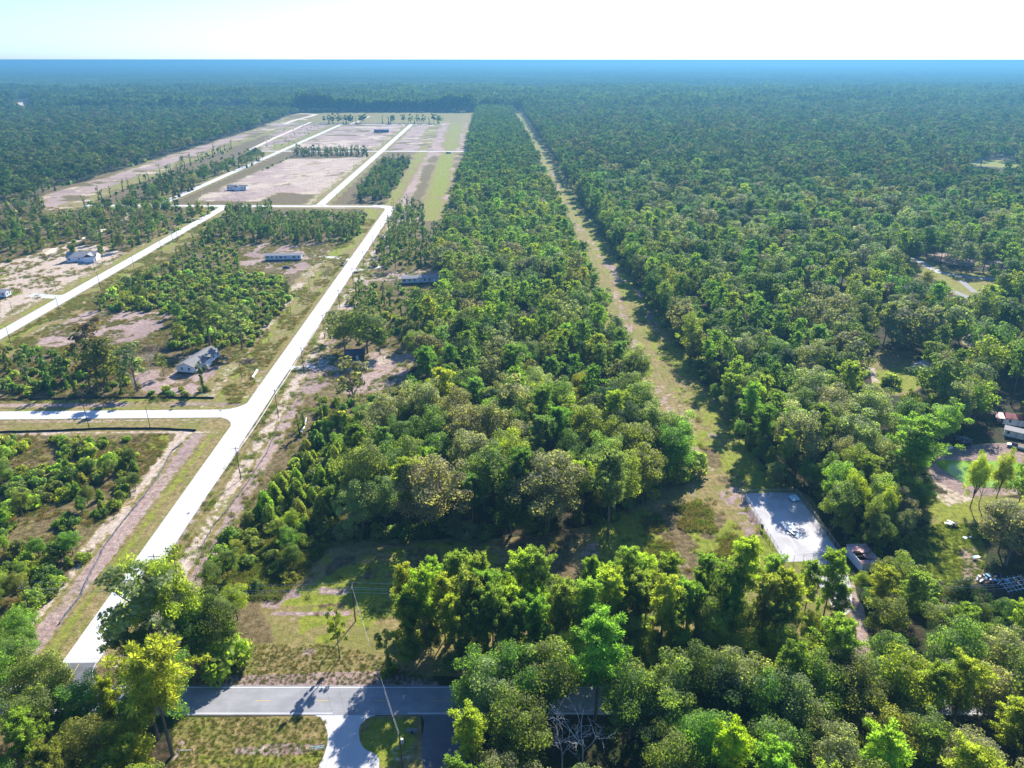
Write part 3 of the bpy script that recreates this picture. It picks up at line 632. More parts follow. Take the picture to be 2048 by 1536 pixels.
def make_bush(R, h, lod):
    n = {0: 1300, 1: 420, 2: 90}[lod]; ls = {0: .42, 1: .7, 2: 1.2}[lod]; k = {0: 13, 1: 9, 2: 6}[lod]
    a = RG.uniform(0, 6.3, k); q = RG.random(k) ** .5; cen = np.stack([np.cos(a)*q*R*.75, np.sin(a)*q*R*.75, h * RG.uniform(.25, .85, k) * (1.1 - .55*q)], 1)
    P = [(limb((0,0,0), c, .1, 2), .05, .015) for c in cen[:5]]
    return clump_leaves(cen, RG.uniform(.3, .5, k) * R, n, ls, .95), tubes(P, 4)
def make_conifer(h, R, lod):
    """Young cedar: dense upright cone of short sprays."""
    n = {0: 2600, 1: 800, 2: 160}[lod]; q = 1 - np.sqrt(RG.random(n)); a = RG.uniform(0, 6.3, n); rr = R * (1 - q) ** .75 * (.7 + .3 * np.minimum(1, q*6)) * RG.uniform(.55, 1.06, n) ** .7
    rr *= 1 + .16 * np.sin(a * 3 + q * 9); P = np.stack([np.cos(a)*rr, np.sin(a)*rr, .15 + h*q*.97], 1); d = unit(np.stack([np.cos(a), np.sin(a), .8 + RG.normal(size=n)*.4], 1) + RG.normal(size=(n, 3))*.3)
    V, F = blades(P, d, np.full(n, {0: .6, 1: .9, 2: 1.6}[lod]), np.full(n, {0: .26, 1: .5, 2: 1.0}[lod])); tone = RG.uniform(.7, 1.3, n) * (1 + .15*np.sin(a*3 + q*9))
    return (V, F, tone), tubes([([(0,0,0), (0,0,h*.9)], .12, .03)], 4)
def make_dead(h, R, lv=4):
    P = []
    def grow(p, d, L, r, l):
        q = p + d * L; P.append((limb(p, q, 0, 2), r, r*.55))
        if l == 0: return
        for j in range(3 if l > 1 else 4):
            e = Vector(d) + Vector(RG.normal(size=3)) * .55 + Vector((0, 0, .1)); e.normalize(); grow(p.lerp(q, RG.uniform(.55, 1)), e, L * RG.uniform(.5, .8), r * .5, l - 1)
    top = Vector((.3, .2, h*.45)); P.append((limb((0,0,0), top, 0, 3), .2, .13))
    for j in range(4):
        a = j * 1.6 + RG.random(); grow(top.lerp(Vector((0,0,h*.3)), j/5), Vector((math.cos(a)*.6, math.sin(a)*.6, 1)).normalized(), h*.22, .09, lv - 1)
    return tubes(P, 4)
def make_tuft(lod):
    n = 60; a = RG.uniform(0, 6.3, n); d = unit(np.stack([np.cos(a)*.8, np.sin(a)*.8, RG.uniform(.4, 1.3, n)], 1)); P = np.stack([RG.normal(size=n)*.38, RG.normal(size=n)*.38, np.zeros(n)], 1)
    V, F = blades(P, d, RG.uniform(.3, .75, n), np.full(n, .085)); return (V, F, RG.uniform(.75, 1.25, n)), MB()
PROTO = {}
def proto(key, maker, mat, k):
    """k shape variants of one kind at one level of detail; each holds a crown mesh, a trunk mesh and a joined mesh."""
    out = []
    for i in range(k):
        (V, F, tone), tb = maker(); cm = mesh_np('crown', V, [F], [M[mat]], shade=tone)
        tm = None
        if tb.v:
            tm = bpy.data.meshes.new('trunk'); tm.from_pydata(tb.v, [], tb.f); tm.materials.append(M['bark']); tm.update()
        VV = np.concatenate([V, np.array([tuple(p) for p in tb.v]).reshape(-1, 3)]); b = len(V)
        q4 = [f for f in tb.f if len(f) == 4]; fs = [F] + ([np.array(q4) + b] if q4 else [])
        nf = [len(f) for f in fs]; mi = np.concatenate([np.full(nf[0], 0)] + ([np.full(nf[1], 1)] if q4 else []))
        jm = mesh_np('tree', VV, fs, [M[mat], M['bark']], mi, np.concatenate([tone] + ([np.ones(nf[1])] if q4 else [])))
        out.append((cm, tm, jm))
    PROTO[key] = out
for L_, k_ in ((0, 5), (1, 5), (2, 4)):
    u_ = RG.uniform
    proto(('broadleaf_tree', L_), lambda: make_broad(18 * u_(.95, 1.05), 6.0 * u_(.9, 1.1), L_, 1, u_(.16, .3)), ('leaf', 'midleaf', 'farleaf')[L_], k_)
    proto(('pine_tree', L_), lambda: make_pine(23 * u_(.96, 1.04), 4.3 * u_(.9, 1.15), L_, u_(.45, .6) if L_ == 0 else u_(.4, .55)), ('needle', 'midleaf', 'farleaf')[L_], k_)
    proto(('vine_covered_tree', L_), lambda: make_vine(13 * u_(.9, 1.1), L_), ('leaf', 'midleaf', 'farleaf')[L_], k_ - 1)
    proto(('open_crowned_tree', L_), lambda: make_thin(15 * u_(.95, 1.05), 4.2 * u_(.9, 1.1), L_), ('leaf', 'midleaf', 'farleaf')[L_], 3)
    proto(('bush', L_), lambda: make_bush(2.0, 2.7 * u_(.85, 1.15), L_), 'leaf', k_ - 1)
    proto(('young_cedar', L_), lambda: make_conifer(6.5, 1.9 * u_(.9, 1.15), L_), 'needle', 3)
H0 = {'broadleaf_tree': 18.0, 'pine_tree': 23.0, 'vine_covered_tree': 13.0, 'open_crowned_tree': 15.0, 'bush': 2.7, 'young_cedar': 6.5}
R0 = {'broadleaf_tree': 6.0, 'pine_tree': 4.1, 'vine_covered_tree': 1.6, 'open_crowned_tree': 4.2, 'bush': 2.0, 'young_cedar': 1.9}
TINT = {  # reflectance of one leaf and the words for it
    'lime': ((.112, .150, .028), 'bright yellow-green'), 'fresh': ((.078, .120, .030), 'fresh green'), 'deep': ((.050, .088, .022), 'deep green'),
    'olive': ((.080, .106, .032), 'olive green'), 'grey': ((.105, .125, .072), 'grey-green'), 'dark': ((.026, .048, .020), 'very dark green'),
    'gold': ((.118, .146, .018), 'golden yellow'), 'blue': ((.058, .098, .038), 'blue-green'), 'rust': ((.12, .09, .035), 'russet'), 'straw': ((.125, .11, .055), 'straw'),
}
TINT = {k: ((v[0][0] * 1.78, v[0][1] * 1.6, v[0][2] * 1.4), v[1]) for k, v in TINT.items()}
MIXES = {
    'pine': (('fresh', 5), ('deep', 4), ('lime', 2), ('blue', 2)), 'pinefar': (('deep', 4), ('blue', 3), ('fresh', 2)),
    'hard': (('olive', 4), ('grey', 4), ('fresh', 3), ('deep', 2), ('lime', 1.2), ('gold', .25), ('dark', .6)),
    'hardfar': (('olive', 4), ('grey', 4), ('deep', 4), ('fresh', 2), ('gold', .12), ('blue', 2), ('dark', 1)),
    'sunny': (('lime', 4), ('fresh', 4), ('olive', 2), ('gold', .5)), 'bush': (('lime', 7), ('fresh', 4), ('olive', 2), ('gold', 1), ('deep', .7)),
    'vine': (('olive', 4), ('deep', 4), ('fresh', 2), ('grey', 2)), 'cedar': (('olive', 5), ('deep', 2), ('fresh', 2)),
}
SIGHT = [np.array(p, float) for p in (CUT_SIGHT, [(1122,1452),(1205,1448),(1215,1536),(1140,1536)], LOT_H1, LOT_PURPLE, LOT_H2, LOT_SAND, LOT_1, LOT_2, LOT_3, LOT_E, LOT_GRAVEL, LOT_H3, CANAL_G, CANAL_W, STRIP_K, POND_CLR, LAWN, HOME_A, ROAD_R, SANDY_R, FAR_R, DRIVE_R, SHOULDER_S, SOUTH_V,
    [(1484,985),(1590,984),(1684,1112),(1735,1085),(1740,1145),(1680,1150),(1570,1128)],
    [(1980,815),(2048,815),(2048,915),(1900,905),(1900,870),(1980,870)],
    [(355,705),(425,700),(425,760),(355,760)], [(525,495),(610,495),(610,530),(525,530)], [(805,540),(875,540),(870,572),(805,572)], [(680,690),(735,690),(735,722),(680,722)],
    [(118,490),(200,488),(200,530),(118,535)], [(450,362),(500,362),(500,384),(450,384)], [(740,254),(782,254),(782,268),(740,268)],
    [(340,1370),(890,1370),(890,1432),(345,1436)], [(840,1430),(905,1430),(905,1536),(840,1536)], [(118,1320),(190,1320),(180,1362),(140,1372)],
    [(135,1320),(325,1050),(470,830),(590,690),(700,520),(745,445),(770,445),(600,745),(490,880),(345,1115),(185,1325)],
    [(0,800),(470,790),(470,868),(0,866)], [(0,660),(140,588),(300,495),(440,415),(462,412),(320,500),(160,605),(0,690)], [(545,404),(780,404),(785,418),(545,416)], [(655,398),(812,249),(826,249),(685,395)],
    [(345,403),(440,358),(590,292),(672,250),(684,250),(600,300),(370,402)], [(755,298),(935,298),(935,308),(755,308)])]
MASKW, MASKH = 1064, 800
_mx, _my = np.meshgrid(np.arange(-20, 1044) * 2.0, np.arange(0, 800) * 2.0)
OPEN = np.zeros((800, 1064), bool)
for P in SIGHT: OPEN |= pip(_mx, _my, [tuple(q) for q in P])
def clear_of(x, y, h, r):
    """Whether a plant of height h and half-width r at x, y leaves every opening of the photograph open."""
    for fz, fx in ((0, 0), (.35, .5), (.35, -.5), (.7, .75), (.7, -.75), (1, 0)):
        px, py = proj(x + fx*r, y, h*fz); i, j = int(py / 2), int(px / 2) + 20
        if 0 <= i < 800 and 0 <= j < 1064 and OPEN[i, j]: return False
    return True
PLANTS = []          # kind, x, y, height, half-width, tint, zone words
pr = random.Random(21)
def pick(mixname):
    m = MIXES[mixname]; q = pr.random() * sum(b for a, b in m)
    for a, b in m:
        q -= b
        if q <= 0: return a
    return m[-1][0]
OCC = {}
def free(x, y, d, layer=0):
    c = (int(x // 6), int(y // 6), layer)
    for i in range(-2, 3):
        for j in range(-2, 3):
            for (a, b, e) in OCC.get((c[0]+i, c[1]+j, layer), ()):
                if math.hypot(a - x, b - y) < (d + e) / 2: return False
    OCC.setdefault(c, []).append((x, y, d)); return True
def zone(words_, poly, kinds, spacing, world=False, check=True, tries=3.2, layer=0, hs=1.0, thick=None, seed=None, rs=1.0, rb=1.0):
    """Fill an outline with plants: kinds is a list of (kind, share, tint mix, height lo, height hi)."""
    P = poly if world else at_poly(poly); rr = random.Random(seed if seed is not None else len(PLANTS) + 7)
    xs = [p[0] for p in P]; ys = [p[1] for p in P]; area = 0
    for i in range(len(P)): area += P[i][0]*P[(i+1) % len(P)][1] - P[(i+1) % len(P)][0]*P[i][1]
    n = int(abs((max(xs)-min(xs)) * (max(ys)-min(ys))) / spacing**2 * tries); tot = sum(k[1] for k in kinds)
    xx = np.array([rr.uniform(min(xs), max(xs)) for _ in range(n)]); yy = np.array([rr.uniform(min(ys), max(ys)) for _ in range(n)]); ok = pip(xx, yy, P)
    for x, y in zip(xx[ok], yy[ok]):
        q = rr.random() * tot
        for k in kinds:
            q -= k[1]
            if q <= 0: break
        h = rr.uniform(k[3], k[4]) * hs; d = spacing * (h / ((k[3]+k[4])/2*hs)) ** .7
        if thick and vnoise(np.array([x]), np.array([y]), thick[0], thick[2])[0] < thick[1]: continue
        r = R0[k[0]] * h / H0[k[0]] * (rs if k[0] == Pn else rb if k[0] == B else 1)
        if check and not clear_of(x, y, h, r): continue
        if not free(x, y, d, layer): continue
        PLANTS.append((k[0], x, y, h, r, pick(k[2]), words_))
def plant(kind, px, py, top, tint, words_, wide=1.0):
    """One noted tree from its foot and top in the photograph."""
    x, y = at(px, py); h = height_at(px, py, top); free(x, y, 3.0); PLANTS.append((kind, x, y, h, R0[kind]*h/H0[kind]*wide, tint, words_))
B, Pn, V_, T_, U_, Y_ = 'broadleaf_tree', 'pine_tree', 'vine_covered_tree', 'open_crowned_tree', 'bush', 'young_cedar'
# noted single trees
plant(T_, 322, 1345, 1150, 'grey', 'with thin sprays overhanging the white road near the junction', 1.35); plant(B, 372, 1322, 1122, 'lime', 'beside the thin grey-green tree at the junction', .72)
plant(B, 440, 1312, 1200, 'deep', 'at the edge of the mown shoulder near the junction', 1.0); plant(B, 476, 1240, 1175, 'lime', 'standing alone before the thicket under the wires', .9); plant(U_, 455, 1330, 1270, 'lime', 'at the foot of the thicket by the junction', 1.0)
plant(B, 395, 1340, 1230, 'deep', 'in the thicket above the highway', 1.0); plant(B, 300, 1352, 1255, 'olive', 'under the thin tree by the white road', .9); plant(T_, 268, 1340, 1215, 'grey', 'leaning over the white road by the asphalt apron', 1.2)
plant(Pn, 345, 1512, 1305, 'lime', 'with a bare vine-clad trunk south of the highway', 1.25); plant(T_, 680, 1318, 1215, 'lime', 'standing alone on the mown shoulder of the highway', .6)
plant(T_, 709, 832, 715, 'grey', 'spreading over the gravel lot on a bare leaning trunk', 1.3); plant(B, 690, 700, 620, 'olive', 'behind the dark tarpaulin shed', 1.2); plant(B, 735, 706, 618, 'olive', 'with several stems behind the dark shed', 1.25); plant(T_, 668, 680, 625, 'grey', 'beside the wires and the dark shed', .9)
plant(B, 760, 710, 650, 'deep', 'right of the dark tarpaulin shed', .9); plant(B, 795, 660, 640, 'lime', 'in the clearing past the dark shed', .6)
plant(V_, 185, 745, 640, 'rust', 'with russet top in the thicket by the near house', 1.9); plant(T_, 328, 752, 705, 'olive', 'in the dirt yard before the grey mobile home', 1.0); plant(V_, 408, 782, 725, 'olive', 'at the yard corner of the grey mobile home', 1.1)
plant(T_, 420, 690, 600, 'olive', 'rising above the bushes behind the grey mobile home', 1.6); plant(T_, 485, 698, 608, 'grey', 'half bare above the bushes near the white road', 1.2); plant(B, 440, 640, 606, 'olive', 'among the lush bushes behind the grey mobile home', 1.4)
plant(T_, 275, 783, 690, 'grey', 'with bare leaning stems in the thicket by the near side street', 1.3); plant(B, 215, 770, 675, 'olive', 'in the thicket by the near side street', 1.2); plant(B, 150, 520, 488, 'deep', 'in front of the white house', .7); plant(B, 205, 520, 490, 'olive', 'beside the white house', .7)
plant(B, 1335, 970, 862, 'deep', 'at the eastern corner of the long woods front', 1.0); plant(B, 1285, 1008, 898, 'olive', 'beside the eastern corner of the long woods front', 1.0); plant(B, 1345, 930, 835, 'fresh', 'on the cut side of the long woods front', 1.0); plant(U_, 1360, 945, 890, 'lime', 'at the foot of the eastern woods corner', 1.3)
plant(B, 865, 1064, 915, 'grey', 'round headed at the middle of the long woods front', 1.25); plant(B, 1095, 1060, 912, 'grey', 'widest at the long woods front', 1.35); plant(B, 990, 870, 780, 'dark', 'within the long woods near the front', 1.2); plant(B, 1180, 880, 795, 'olive', 'within the long woods behind the wide grey tree', 1.2)
for a_, b_, c_, t_, w_ in ((1468, 1268, 1085, 'lime', 'tallest beside the gravel yard'), (1527, 1262, 1118, 'fresh', 'before the near fence of the gravel yard'), (1562, 1288, 1155, 'lime', 'low before the gravel yard'), (1603, 1252, 1128, 'fresh', 'against the gravel drive'), (1640, 1262, 1108, 'fresh', 'leaning over the gravel drive'), (1662, 1290, 1180, 'olive', 'at the head of the dirt drive')):
    plant(Pn, a_, b_, c_, t_, w_, .8)
zone('in the thicket before the gravel yard', [(1440,1230),(1660,1245),(1690,1330),(1440,1330)], [(B, 3, 'sunny', 5, 9), (U_, 3, 'bush', 3, 5), (V_, 2, 'sunny', 7, 11)], 3.8, check=False, layer=1)
plant(Pn, 1215, 1080, 905, 'blue', 'rising from the front of the long woods', 1.1)
plant(B, 1590, 950, 830, 'grey', 'on the eastern edge of the cut above the gravel yard', 1.1); plant(Pn, 1805, 985, 838, 'fresh', 'with a bare trunk beside the pond', 1.7); plant(T_, 1775, 995, 905, 'fresh', 'in the thicket beside the pond', 1.3)
plant(B, 1695, 1045, 945, 'gold', 'behind the gravel yard fence', .62); plant(B, 1762, 1070, 978, 'gold', 'between the gravel yard and the pond', .62); plant(B, 1735, 1090, 1000, 'olive', 'beside the rusty shed', .6); plant(B, 1690, 1085, 1035, 'olive', 'against the gravel yard fence', .55)
plant(B, 1940, 1015, 912, 'lime', 'on the near bank of the green pond', .55); plant(B, 1988, 1012, 908, 'lime', 'slender on the near bank of the green pond', .5); plant(B, 2035, 1012, 930, 'fresh', 'at the near bank of the pond by the frame edge', .75)
plant(B, 2010, 1130, 1010, 'grey', 'beside the scrap heap and lawn', 1.3); plant(B, 1870, 830, 715, 'fresh', 'with broad crown beyond the pond', 1.3); plant(B, 1945, 850, 765, 'lime', 'with pale crown beyond the pond', .9); plant(B, 1810, 850, 780, 'lime', 'at the corner of the shaded green yard', .9)
plant(U_, 1785, 770, 745, 'lime', 'on the shaded green lawn', 1.0); plant(B, 1790, 700, 615, 'grey', 'shading the small eastern yard', 1.6); plant(B, 1850, 690, 625, 'grey', 'with wide crown by the eastern yard', 1.2); plant(B, 1765, 580, 528, 'lime', 'beside the eastern side road', 1.1); plant(B, 1850, 580, 540, 'gold', 'on the verge of the eastern side road', .9)
zone('in the line along the far cross street', [(-385,1568),(-300,1568),(-300,1580),(-385,1580)], [(B, 3, 'hardfar', 15, 20), (V_, 2, 'vine', 12, 16)], 6.5, True, check=False)
zone('in the line along the far cross street', [(-270,1566),(-145,1566),(-145,1578),(-270,1578)], [(B, 3, 'hardfar', 15, 21), (V_, 2, 'vine', 12, 16)], 8.5, True, check=False)
# the long woods between the subdivision and the mown cut
FRONT = [(-47,172),(-40,163.5),(20,163.5),(33,176),(45,195),(49,214),(49,228),(-44,228),(-47,200)]
zone('at the rounded front end of the long woods', FRONT, [(B, 6, 'hard', 15, 22), (Pn, 3, 'pine', 17, 23)], 7.0, True, hs=1.0)
zone('in the near part of the long woods', [(-45,228),(49,228),(46,330),(-46,330)], [(B, 7, 'hard', 13, 20), (Pn, 4, 'pine', 16, 22)], 7.0, True)
zone('in the middle of the long woods', [(-46,330),(46,330),(41,480),(-46,480)], [(B, 6, 'hard', 13, 20), (Pn, 5, 'pine', 16, 21)], 8.0, True, rs=1.2, rb=1.2)
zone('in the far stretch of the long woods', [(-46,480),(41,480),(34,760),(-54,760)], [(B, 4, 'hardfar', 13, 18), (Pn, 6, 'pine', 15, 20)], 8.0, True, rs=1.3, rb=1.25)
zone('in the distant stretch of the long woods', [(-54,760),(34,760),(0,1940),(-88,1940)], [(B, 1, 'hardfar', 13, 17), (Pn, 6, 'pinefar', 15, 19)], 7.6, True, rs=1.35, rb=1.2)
zone('along the foot of the long woods', [(-50,164),(20,162.5),(34,175),(50,198),(50,300),(47,300),(46,210),(30,180),(16,167),(-46,168)], [(B, 4, 'hard', 5, 9), (U_, 4, 'vine', 3, 5)], 3.2, True, layer=1)
# scrub between the white road and the long woods
zone('in the scrub beside the white road', [(520,1010),(640,880),(720,860),(740,900),(700,1000),(660,1080),(560,1090)], [(Y_, 6, 'cedar', 4, 8), (U_, 5, 'bush', 2.5, 4.5), (B, 1, 'sunny', 6, 9)], 3.4)
zone('in the low thicket above the highway shoulder', [(420,1110),(520,1020),(640,1090),(640,1130),(560,1180),(430,1190)], [(U_, 6, 'bush', 2.5, 4.5), (B, 2, 'sunny', 5, 9)], 4.2)
zone('in the thicket below the gravel lot', [(590,880),(640,800),(800,780),(770,850),(720,870),(640,890)], [(U_, 4, 'bush', 2.5, 4.5), (V_, 2, 'vine', 6, 10), (B, 2, 'sunny', 7, 12)], 4.0)
zone('in the clearing past the dark shed', [(700,600),(770,560),(870,575),(850,690),(780,690),(700,690)], [(U_, 3, 'bush', 2, 4.5), (V_, 3, 'vine', 7, 12), (T_, 2, 'vine', 9, 14)], 5.5)
zone('beside the bend of the white road', [(740,530),(800,420),(905,400),(895,530),(800,540),(760,545)], [(V_, 6, 'vine', 9, 14), (T_, 3, 'vine', 10, 15), (U_, 4, 'vine', 2, 4), (B, 1, 'hard', 9, 14)], 5.6)
# lots west of the white road
zone('in the overgrown corner lot', LOT_LL, [(U_, 8, 'bush', 2.0, 5.2), (B, 1, 'sunny', 5, 8), (Y_, .6, 'cedar', 3, 5)], 3.2, thick=(9, .38, 3))
zone('in the corner lot by the highway', [(0,1130),(75,1110),(90,1200),(40,1290),(-60,1290),(-60,1130)], [(U_, 4, 'bush', 2.5, 5), (B, 3, 'sunny', 7, 11)], 4.5, check=False)
zone('in the thicket by the near side street', [(-20,690),(70,690),(150,700),(240,690),(265,770),(280,790),(150,795),(-20,790)], [(V_, 6, 'vine', 7, 11), (U_, 5, 'bush', 2, 4.2), (T_, 2, 'vine', 9, 13)], 4.3)
zone('among the lush bushes between two streets', [(190,620),(250,555),(420,545),(560,560),(590,590),(510,690),(420,700),(350,700),(340,640)], [(U_, 10, 'bush', 2.2, 4.6), (V_, 1.6, 'vine', 6, 10), (B, .5, 'hard', 6, 10)], 3.7)
zone('in the brushy lot by the long grey home', [(330,530),(390,480),(480,480),(490,530),(560,550),(420,560),(330,560)], [(U_, 5, 'bush', 1.8, 3.5), (V_, 2, 'vine', 6, 10)], 4.8)
zone('in the vine-hung stand before the cross street', [(395,470),(460,420),(640,418),(735,425),(720,470),(690,487),(500,487),(400,500)], [(V_, 9, 'vine', 10, 15), (T_, 3, 'vine', 11, 15), (U_, 4, 'vine', 2, 4), (B, 1, 'hard', 8, 12)], 5.0)
zone('in the yard corner before the near house', [(290,790),(350,770),(420,785),(340,800),(290,800)], [(U_, 1, 'bush', 1.6, 3)], 4, check=False)
zone('in the old trees west of the second street', [(-60,420),(200,415),(340,413),(435,420),(330,475),(250,500),(180,530),(-60,530)], [(V_, 5, 'vine', 8, 13), (T_, 3, 'vine', 10, 14), (B, 3, 'hard', 9, 14), (U_, 5, 'bush', 2, 4)], 6.5)
zone('in the dense block between street and canal', [(685,402),(750,315),(830,312),(815,370),(785,404)], [(B, 4, 'hardfar', 11, 16), (V_, 4, 'vine', 10, 14), (Pn, 2, 'pinefar', 14, 17)], 6)
zone('in the band along the third street', [(190,402),(330,368),(420,347),(558,302),(575,316),(440,350),(345,403)], [(B, 4, 'hardfar', 11, 16), (V_, 4, 'vine', 10, 14), (T_, 2, 'vine', 10, 15)], 7.5)
zone('in the thin line beside the third street', [(440,372),(580,305),(600,306),(470,372)], [(V_, 1, 'vine', 7, 12), (U_, 1, 'vine', 2, 4)], 7)
zone('in the row along the farther cross street', [(590,313),(735,313),(735,308),(590,308)], [(V_, 3, 'vine', 9, 14), (B, 1, 'hardfar', 9, 13)], 5.5, check=False)
for pl_, wd_ in ((LOT_E, 'scattered beside the third street'),):
    zone(wd_, pl_, [(U_, 3, 'vine', 1.0, 2.4)], 19, check=False, tries=1.4)
zone('along the foot of the bare sandy strip', [(150,418),(220,390),(305,356),(385,324),(460,296),(470,300),(395,328),(312,360),(228,396),(160,424)], [(V_, 3, 'vine', 8, 12), (U_, 2, 'bush', 2, 4), (T_, 1, 'vine', 9, 13)], 9, check=False)
# pines along the highway and the woods south of it
zone('in the tall row north of the highway', [(-26,117),(61,117),(62,130),(49,131),(-22,132)], [(Pn, 7, 'sunny', 17, 24), (B, 1.6, 'sunny', 10, 16)], 3.7, True, check=False, tries=5, rs=.86)
zone('under the tall pines north of the highway', [(-27,115.5),(60,115.5),(60,131),(-25,133)], [(B, 3, 'sunny', 5, 9), (U_, 3, 'bush', 3, 5), (V_, 2, 'sunny', 9, 13)], 3.7, True, check=False, layer=1)
plant(B, 1720, 1438, 1325, 'olive', 'over the highway below the dirt drive', 1.1); plant(B, 1800, 1436, 1320, 'fresh', 'over the highway below the low thicket', 1.1)
plant(B, 1085, 1440, 1290, 'olive', 'behind the silver-white dead tree', 1.0); plant(Pn, 1190, 1440, 1245, 'fresh', 'tall behind the silver-white dead tree', 1.3); plant(B, 1140, 1375, 1275, 'lime', 'between the highway and the pines above the dead tree', 1.0)
zone('overhanging the southern edge of the highway', [(-10,99.5),(96,99.5),(96,105),(-10,105)], [(B, 5, 'hard', 15, 19), (Pn, 2, 'sunny', 17, 21)], 4.6, True)
zone('between the highway and the tall pine row', [(-9,113.8),(70,113.8),(70,117),(-9,117)], [(B, 4, 'sunny', 9, 13), (U_, 1, 'bush', 3, 5)], 4.4, True, check=False)
zone('in the woods south of the highway', [(-9,76),(110,76),(110,112),(50,114),(30,104.5),(-9,104.5)], [(B, 6, 'hard', 13, 18), (Pn, 3, 'sunny', 16, 21)], 6.0, True)
zone('in the woods east of the dirt drive', [(54,112),(110,112),(112,150),(96,147),(80,145),(76,132),(62,118)], [(B, 5, 'hard', 9, 15), (Pn, 3, 'sunny', 14, 20)], 6.4, True)
zone('in the low thicket below the lawn', [(80,131),(112,136),(112,148),(92,150),(84,146)], [(B, 4, 'sunny', 4, 7), (U_, 4, 'bush', 2.5, 4.5)], 3.8, True, layer=1)
zone('in the low thicket by the pond', [(90,152),(104,156),(118,178),(112,195),(92,192)], [(B, 3, 'sunny', 4, 7), (U_, 5, 'bush', 2, 4)], 3.8, True, layer=1)
zone('between the gravel drive and the lawn', [(77,132),(90,128),(93,146),(80,150)], [(Pn, 4, 'sunny', 14, 19), (B, 3, 'sunny', 6, 10)], 4.5, True)
zone('in the corner woods south-west of the junction', [(-110,76),(-58,76),(-58,104),(-85,105),(-110,105)], [(B, 6, 'sunny', 13, 18), (Pn, 3, 'sunny', 15, 19)], 5.8, True)
zone('beside the apron west of the junction', [(-125,113.5),(-102,113.5),(-102,122),(-130,130)], [(B, 5, 'sunny', 8, 12), (Pn, 2, 'sunny', 13, 16)], 4.6, True)
# woods east of the cut, with openings
def rx(y): return 79.5 - .036 * (y - 200) if y < 620 else 64.4 - .028 * (y - 620)
for ya_, yb_, wd_ in ((205, 330, 'in the tall eastern wall of the cut'), (330, 560, 'farther along the eastern wall of the cut'), (560, 1000, 'in the far part of the eastern wall of the cut'), (1000, 1900, 'in the distant eastern wall of the cut')):
    zone(wd_, [(rx(ya_) + (5 if ya_ < 330 else 1), ya_), (rx(ya_) + 13, ya_), (rx(yb_) + 11, yb_), (rx(yb_) + 1, yb_)], [(B, 4, 'hard' if ya_ < 500 else 'hardfar', 15, 19 + (3 if ya_ > 300 else 0)), (Pn, 4, 'pine' if ya_ < 500 else 'pinefar', 16, 20 + (3 if ya_ > 300 else 0))], 6.6, True)
zone('behind the gravel yard', [(90,150),(112,150),(135,200),(81,200),(84,189),(88,186)], [(B, 6, 'hard', 9, 16), (Pn, 2, 'pine', 15, 20), (U_, 2, 'vine', 3, 5)], 5.6, True)
zone('on the near eastern side of the cut', [(rx(200),200),(150,195),(200,230),(235,300),(rx(300),300)], [(B, 7, 'hard', 13, 20), (Pn, 3, 'pine', 17, 23)], 8.4, True, rb=1.2)
zone('in the eastern woods near the side road', [(rx(300),300),(235,300),(330,420),(rx(420),420)], [(B, 7, 'hard', 13, 22), (Pn, 3, 'pine', 17, 23)], 9.2, True, rs=1.2, rb=1.2)
zone('in the eastern woods beyond the side road', [(rx(420),420),(330,420),(480,640),(rx(640),640)], [(B, 7, 'hardfar', 15, 24), (Pn, 3, 'pine', 17, 23)], 10.5, True, rs=1.3, rb=1.25)
zone('in the shaded homesteads to the east', [(112,150),(150,150),(215,215),(200,230),(150,195),(135,200)], [(B, 5, 'sunny', 9, 15), (Pn, 1, 'pine', 14, 20)], 6.5, True)
zone('in the undergrowth along the cut', [(rx(190),190),(rx(190)+6,190),(rx(700)+6,700),(rx(700),700)], [(B, 3, 'hard', 5, 9), (U_, 3, 'vine', 3, 5)], 3.6, True, layer=1)
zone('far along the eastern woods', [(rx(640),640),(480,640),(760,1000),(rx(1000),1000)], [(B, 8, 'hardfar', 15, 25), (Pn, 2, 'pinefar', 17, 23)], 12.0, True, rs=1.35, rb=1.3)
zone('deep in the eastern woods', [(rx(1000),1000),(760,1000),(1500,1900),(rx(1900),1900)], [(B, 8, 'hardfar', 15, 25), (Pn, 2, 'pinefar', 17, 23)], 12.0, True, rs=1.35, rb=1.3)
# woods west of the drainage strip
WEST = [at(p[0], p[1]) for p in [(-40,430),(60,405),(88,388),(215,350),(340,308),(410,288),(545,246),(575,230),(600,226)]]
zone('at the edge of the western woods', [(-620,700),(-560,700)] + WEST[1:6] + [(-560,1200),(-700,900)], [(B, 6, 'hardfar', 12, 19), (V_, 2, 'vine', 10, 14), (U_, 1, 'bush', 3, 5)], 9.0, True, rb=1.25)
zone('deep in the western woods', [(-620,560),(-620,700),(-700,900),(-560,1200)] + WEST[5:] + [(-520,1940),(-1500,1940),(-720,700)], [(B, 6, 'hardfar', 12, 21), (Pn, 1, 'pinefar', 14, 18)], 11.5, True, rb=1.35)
zone('in the western scrub', [(-330,380),(-300,470),(-420,690),(-620,700),(-620,560),(-420,380)], [(B, 4, 'hard', 8, 13), (V_, 4, 'vine', 8, 13), (U_, 5, 'bush', 2, 4)], 7.5, True)

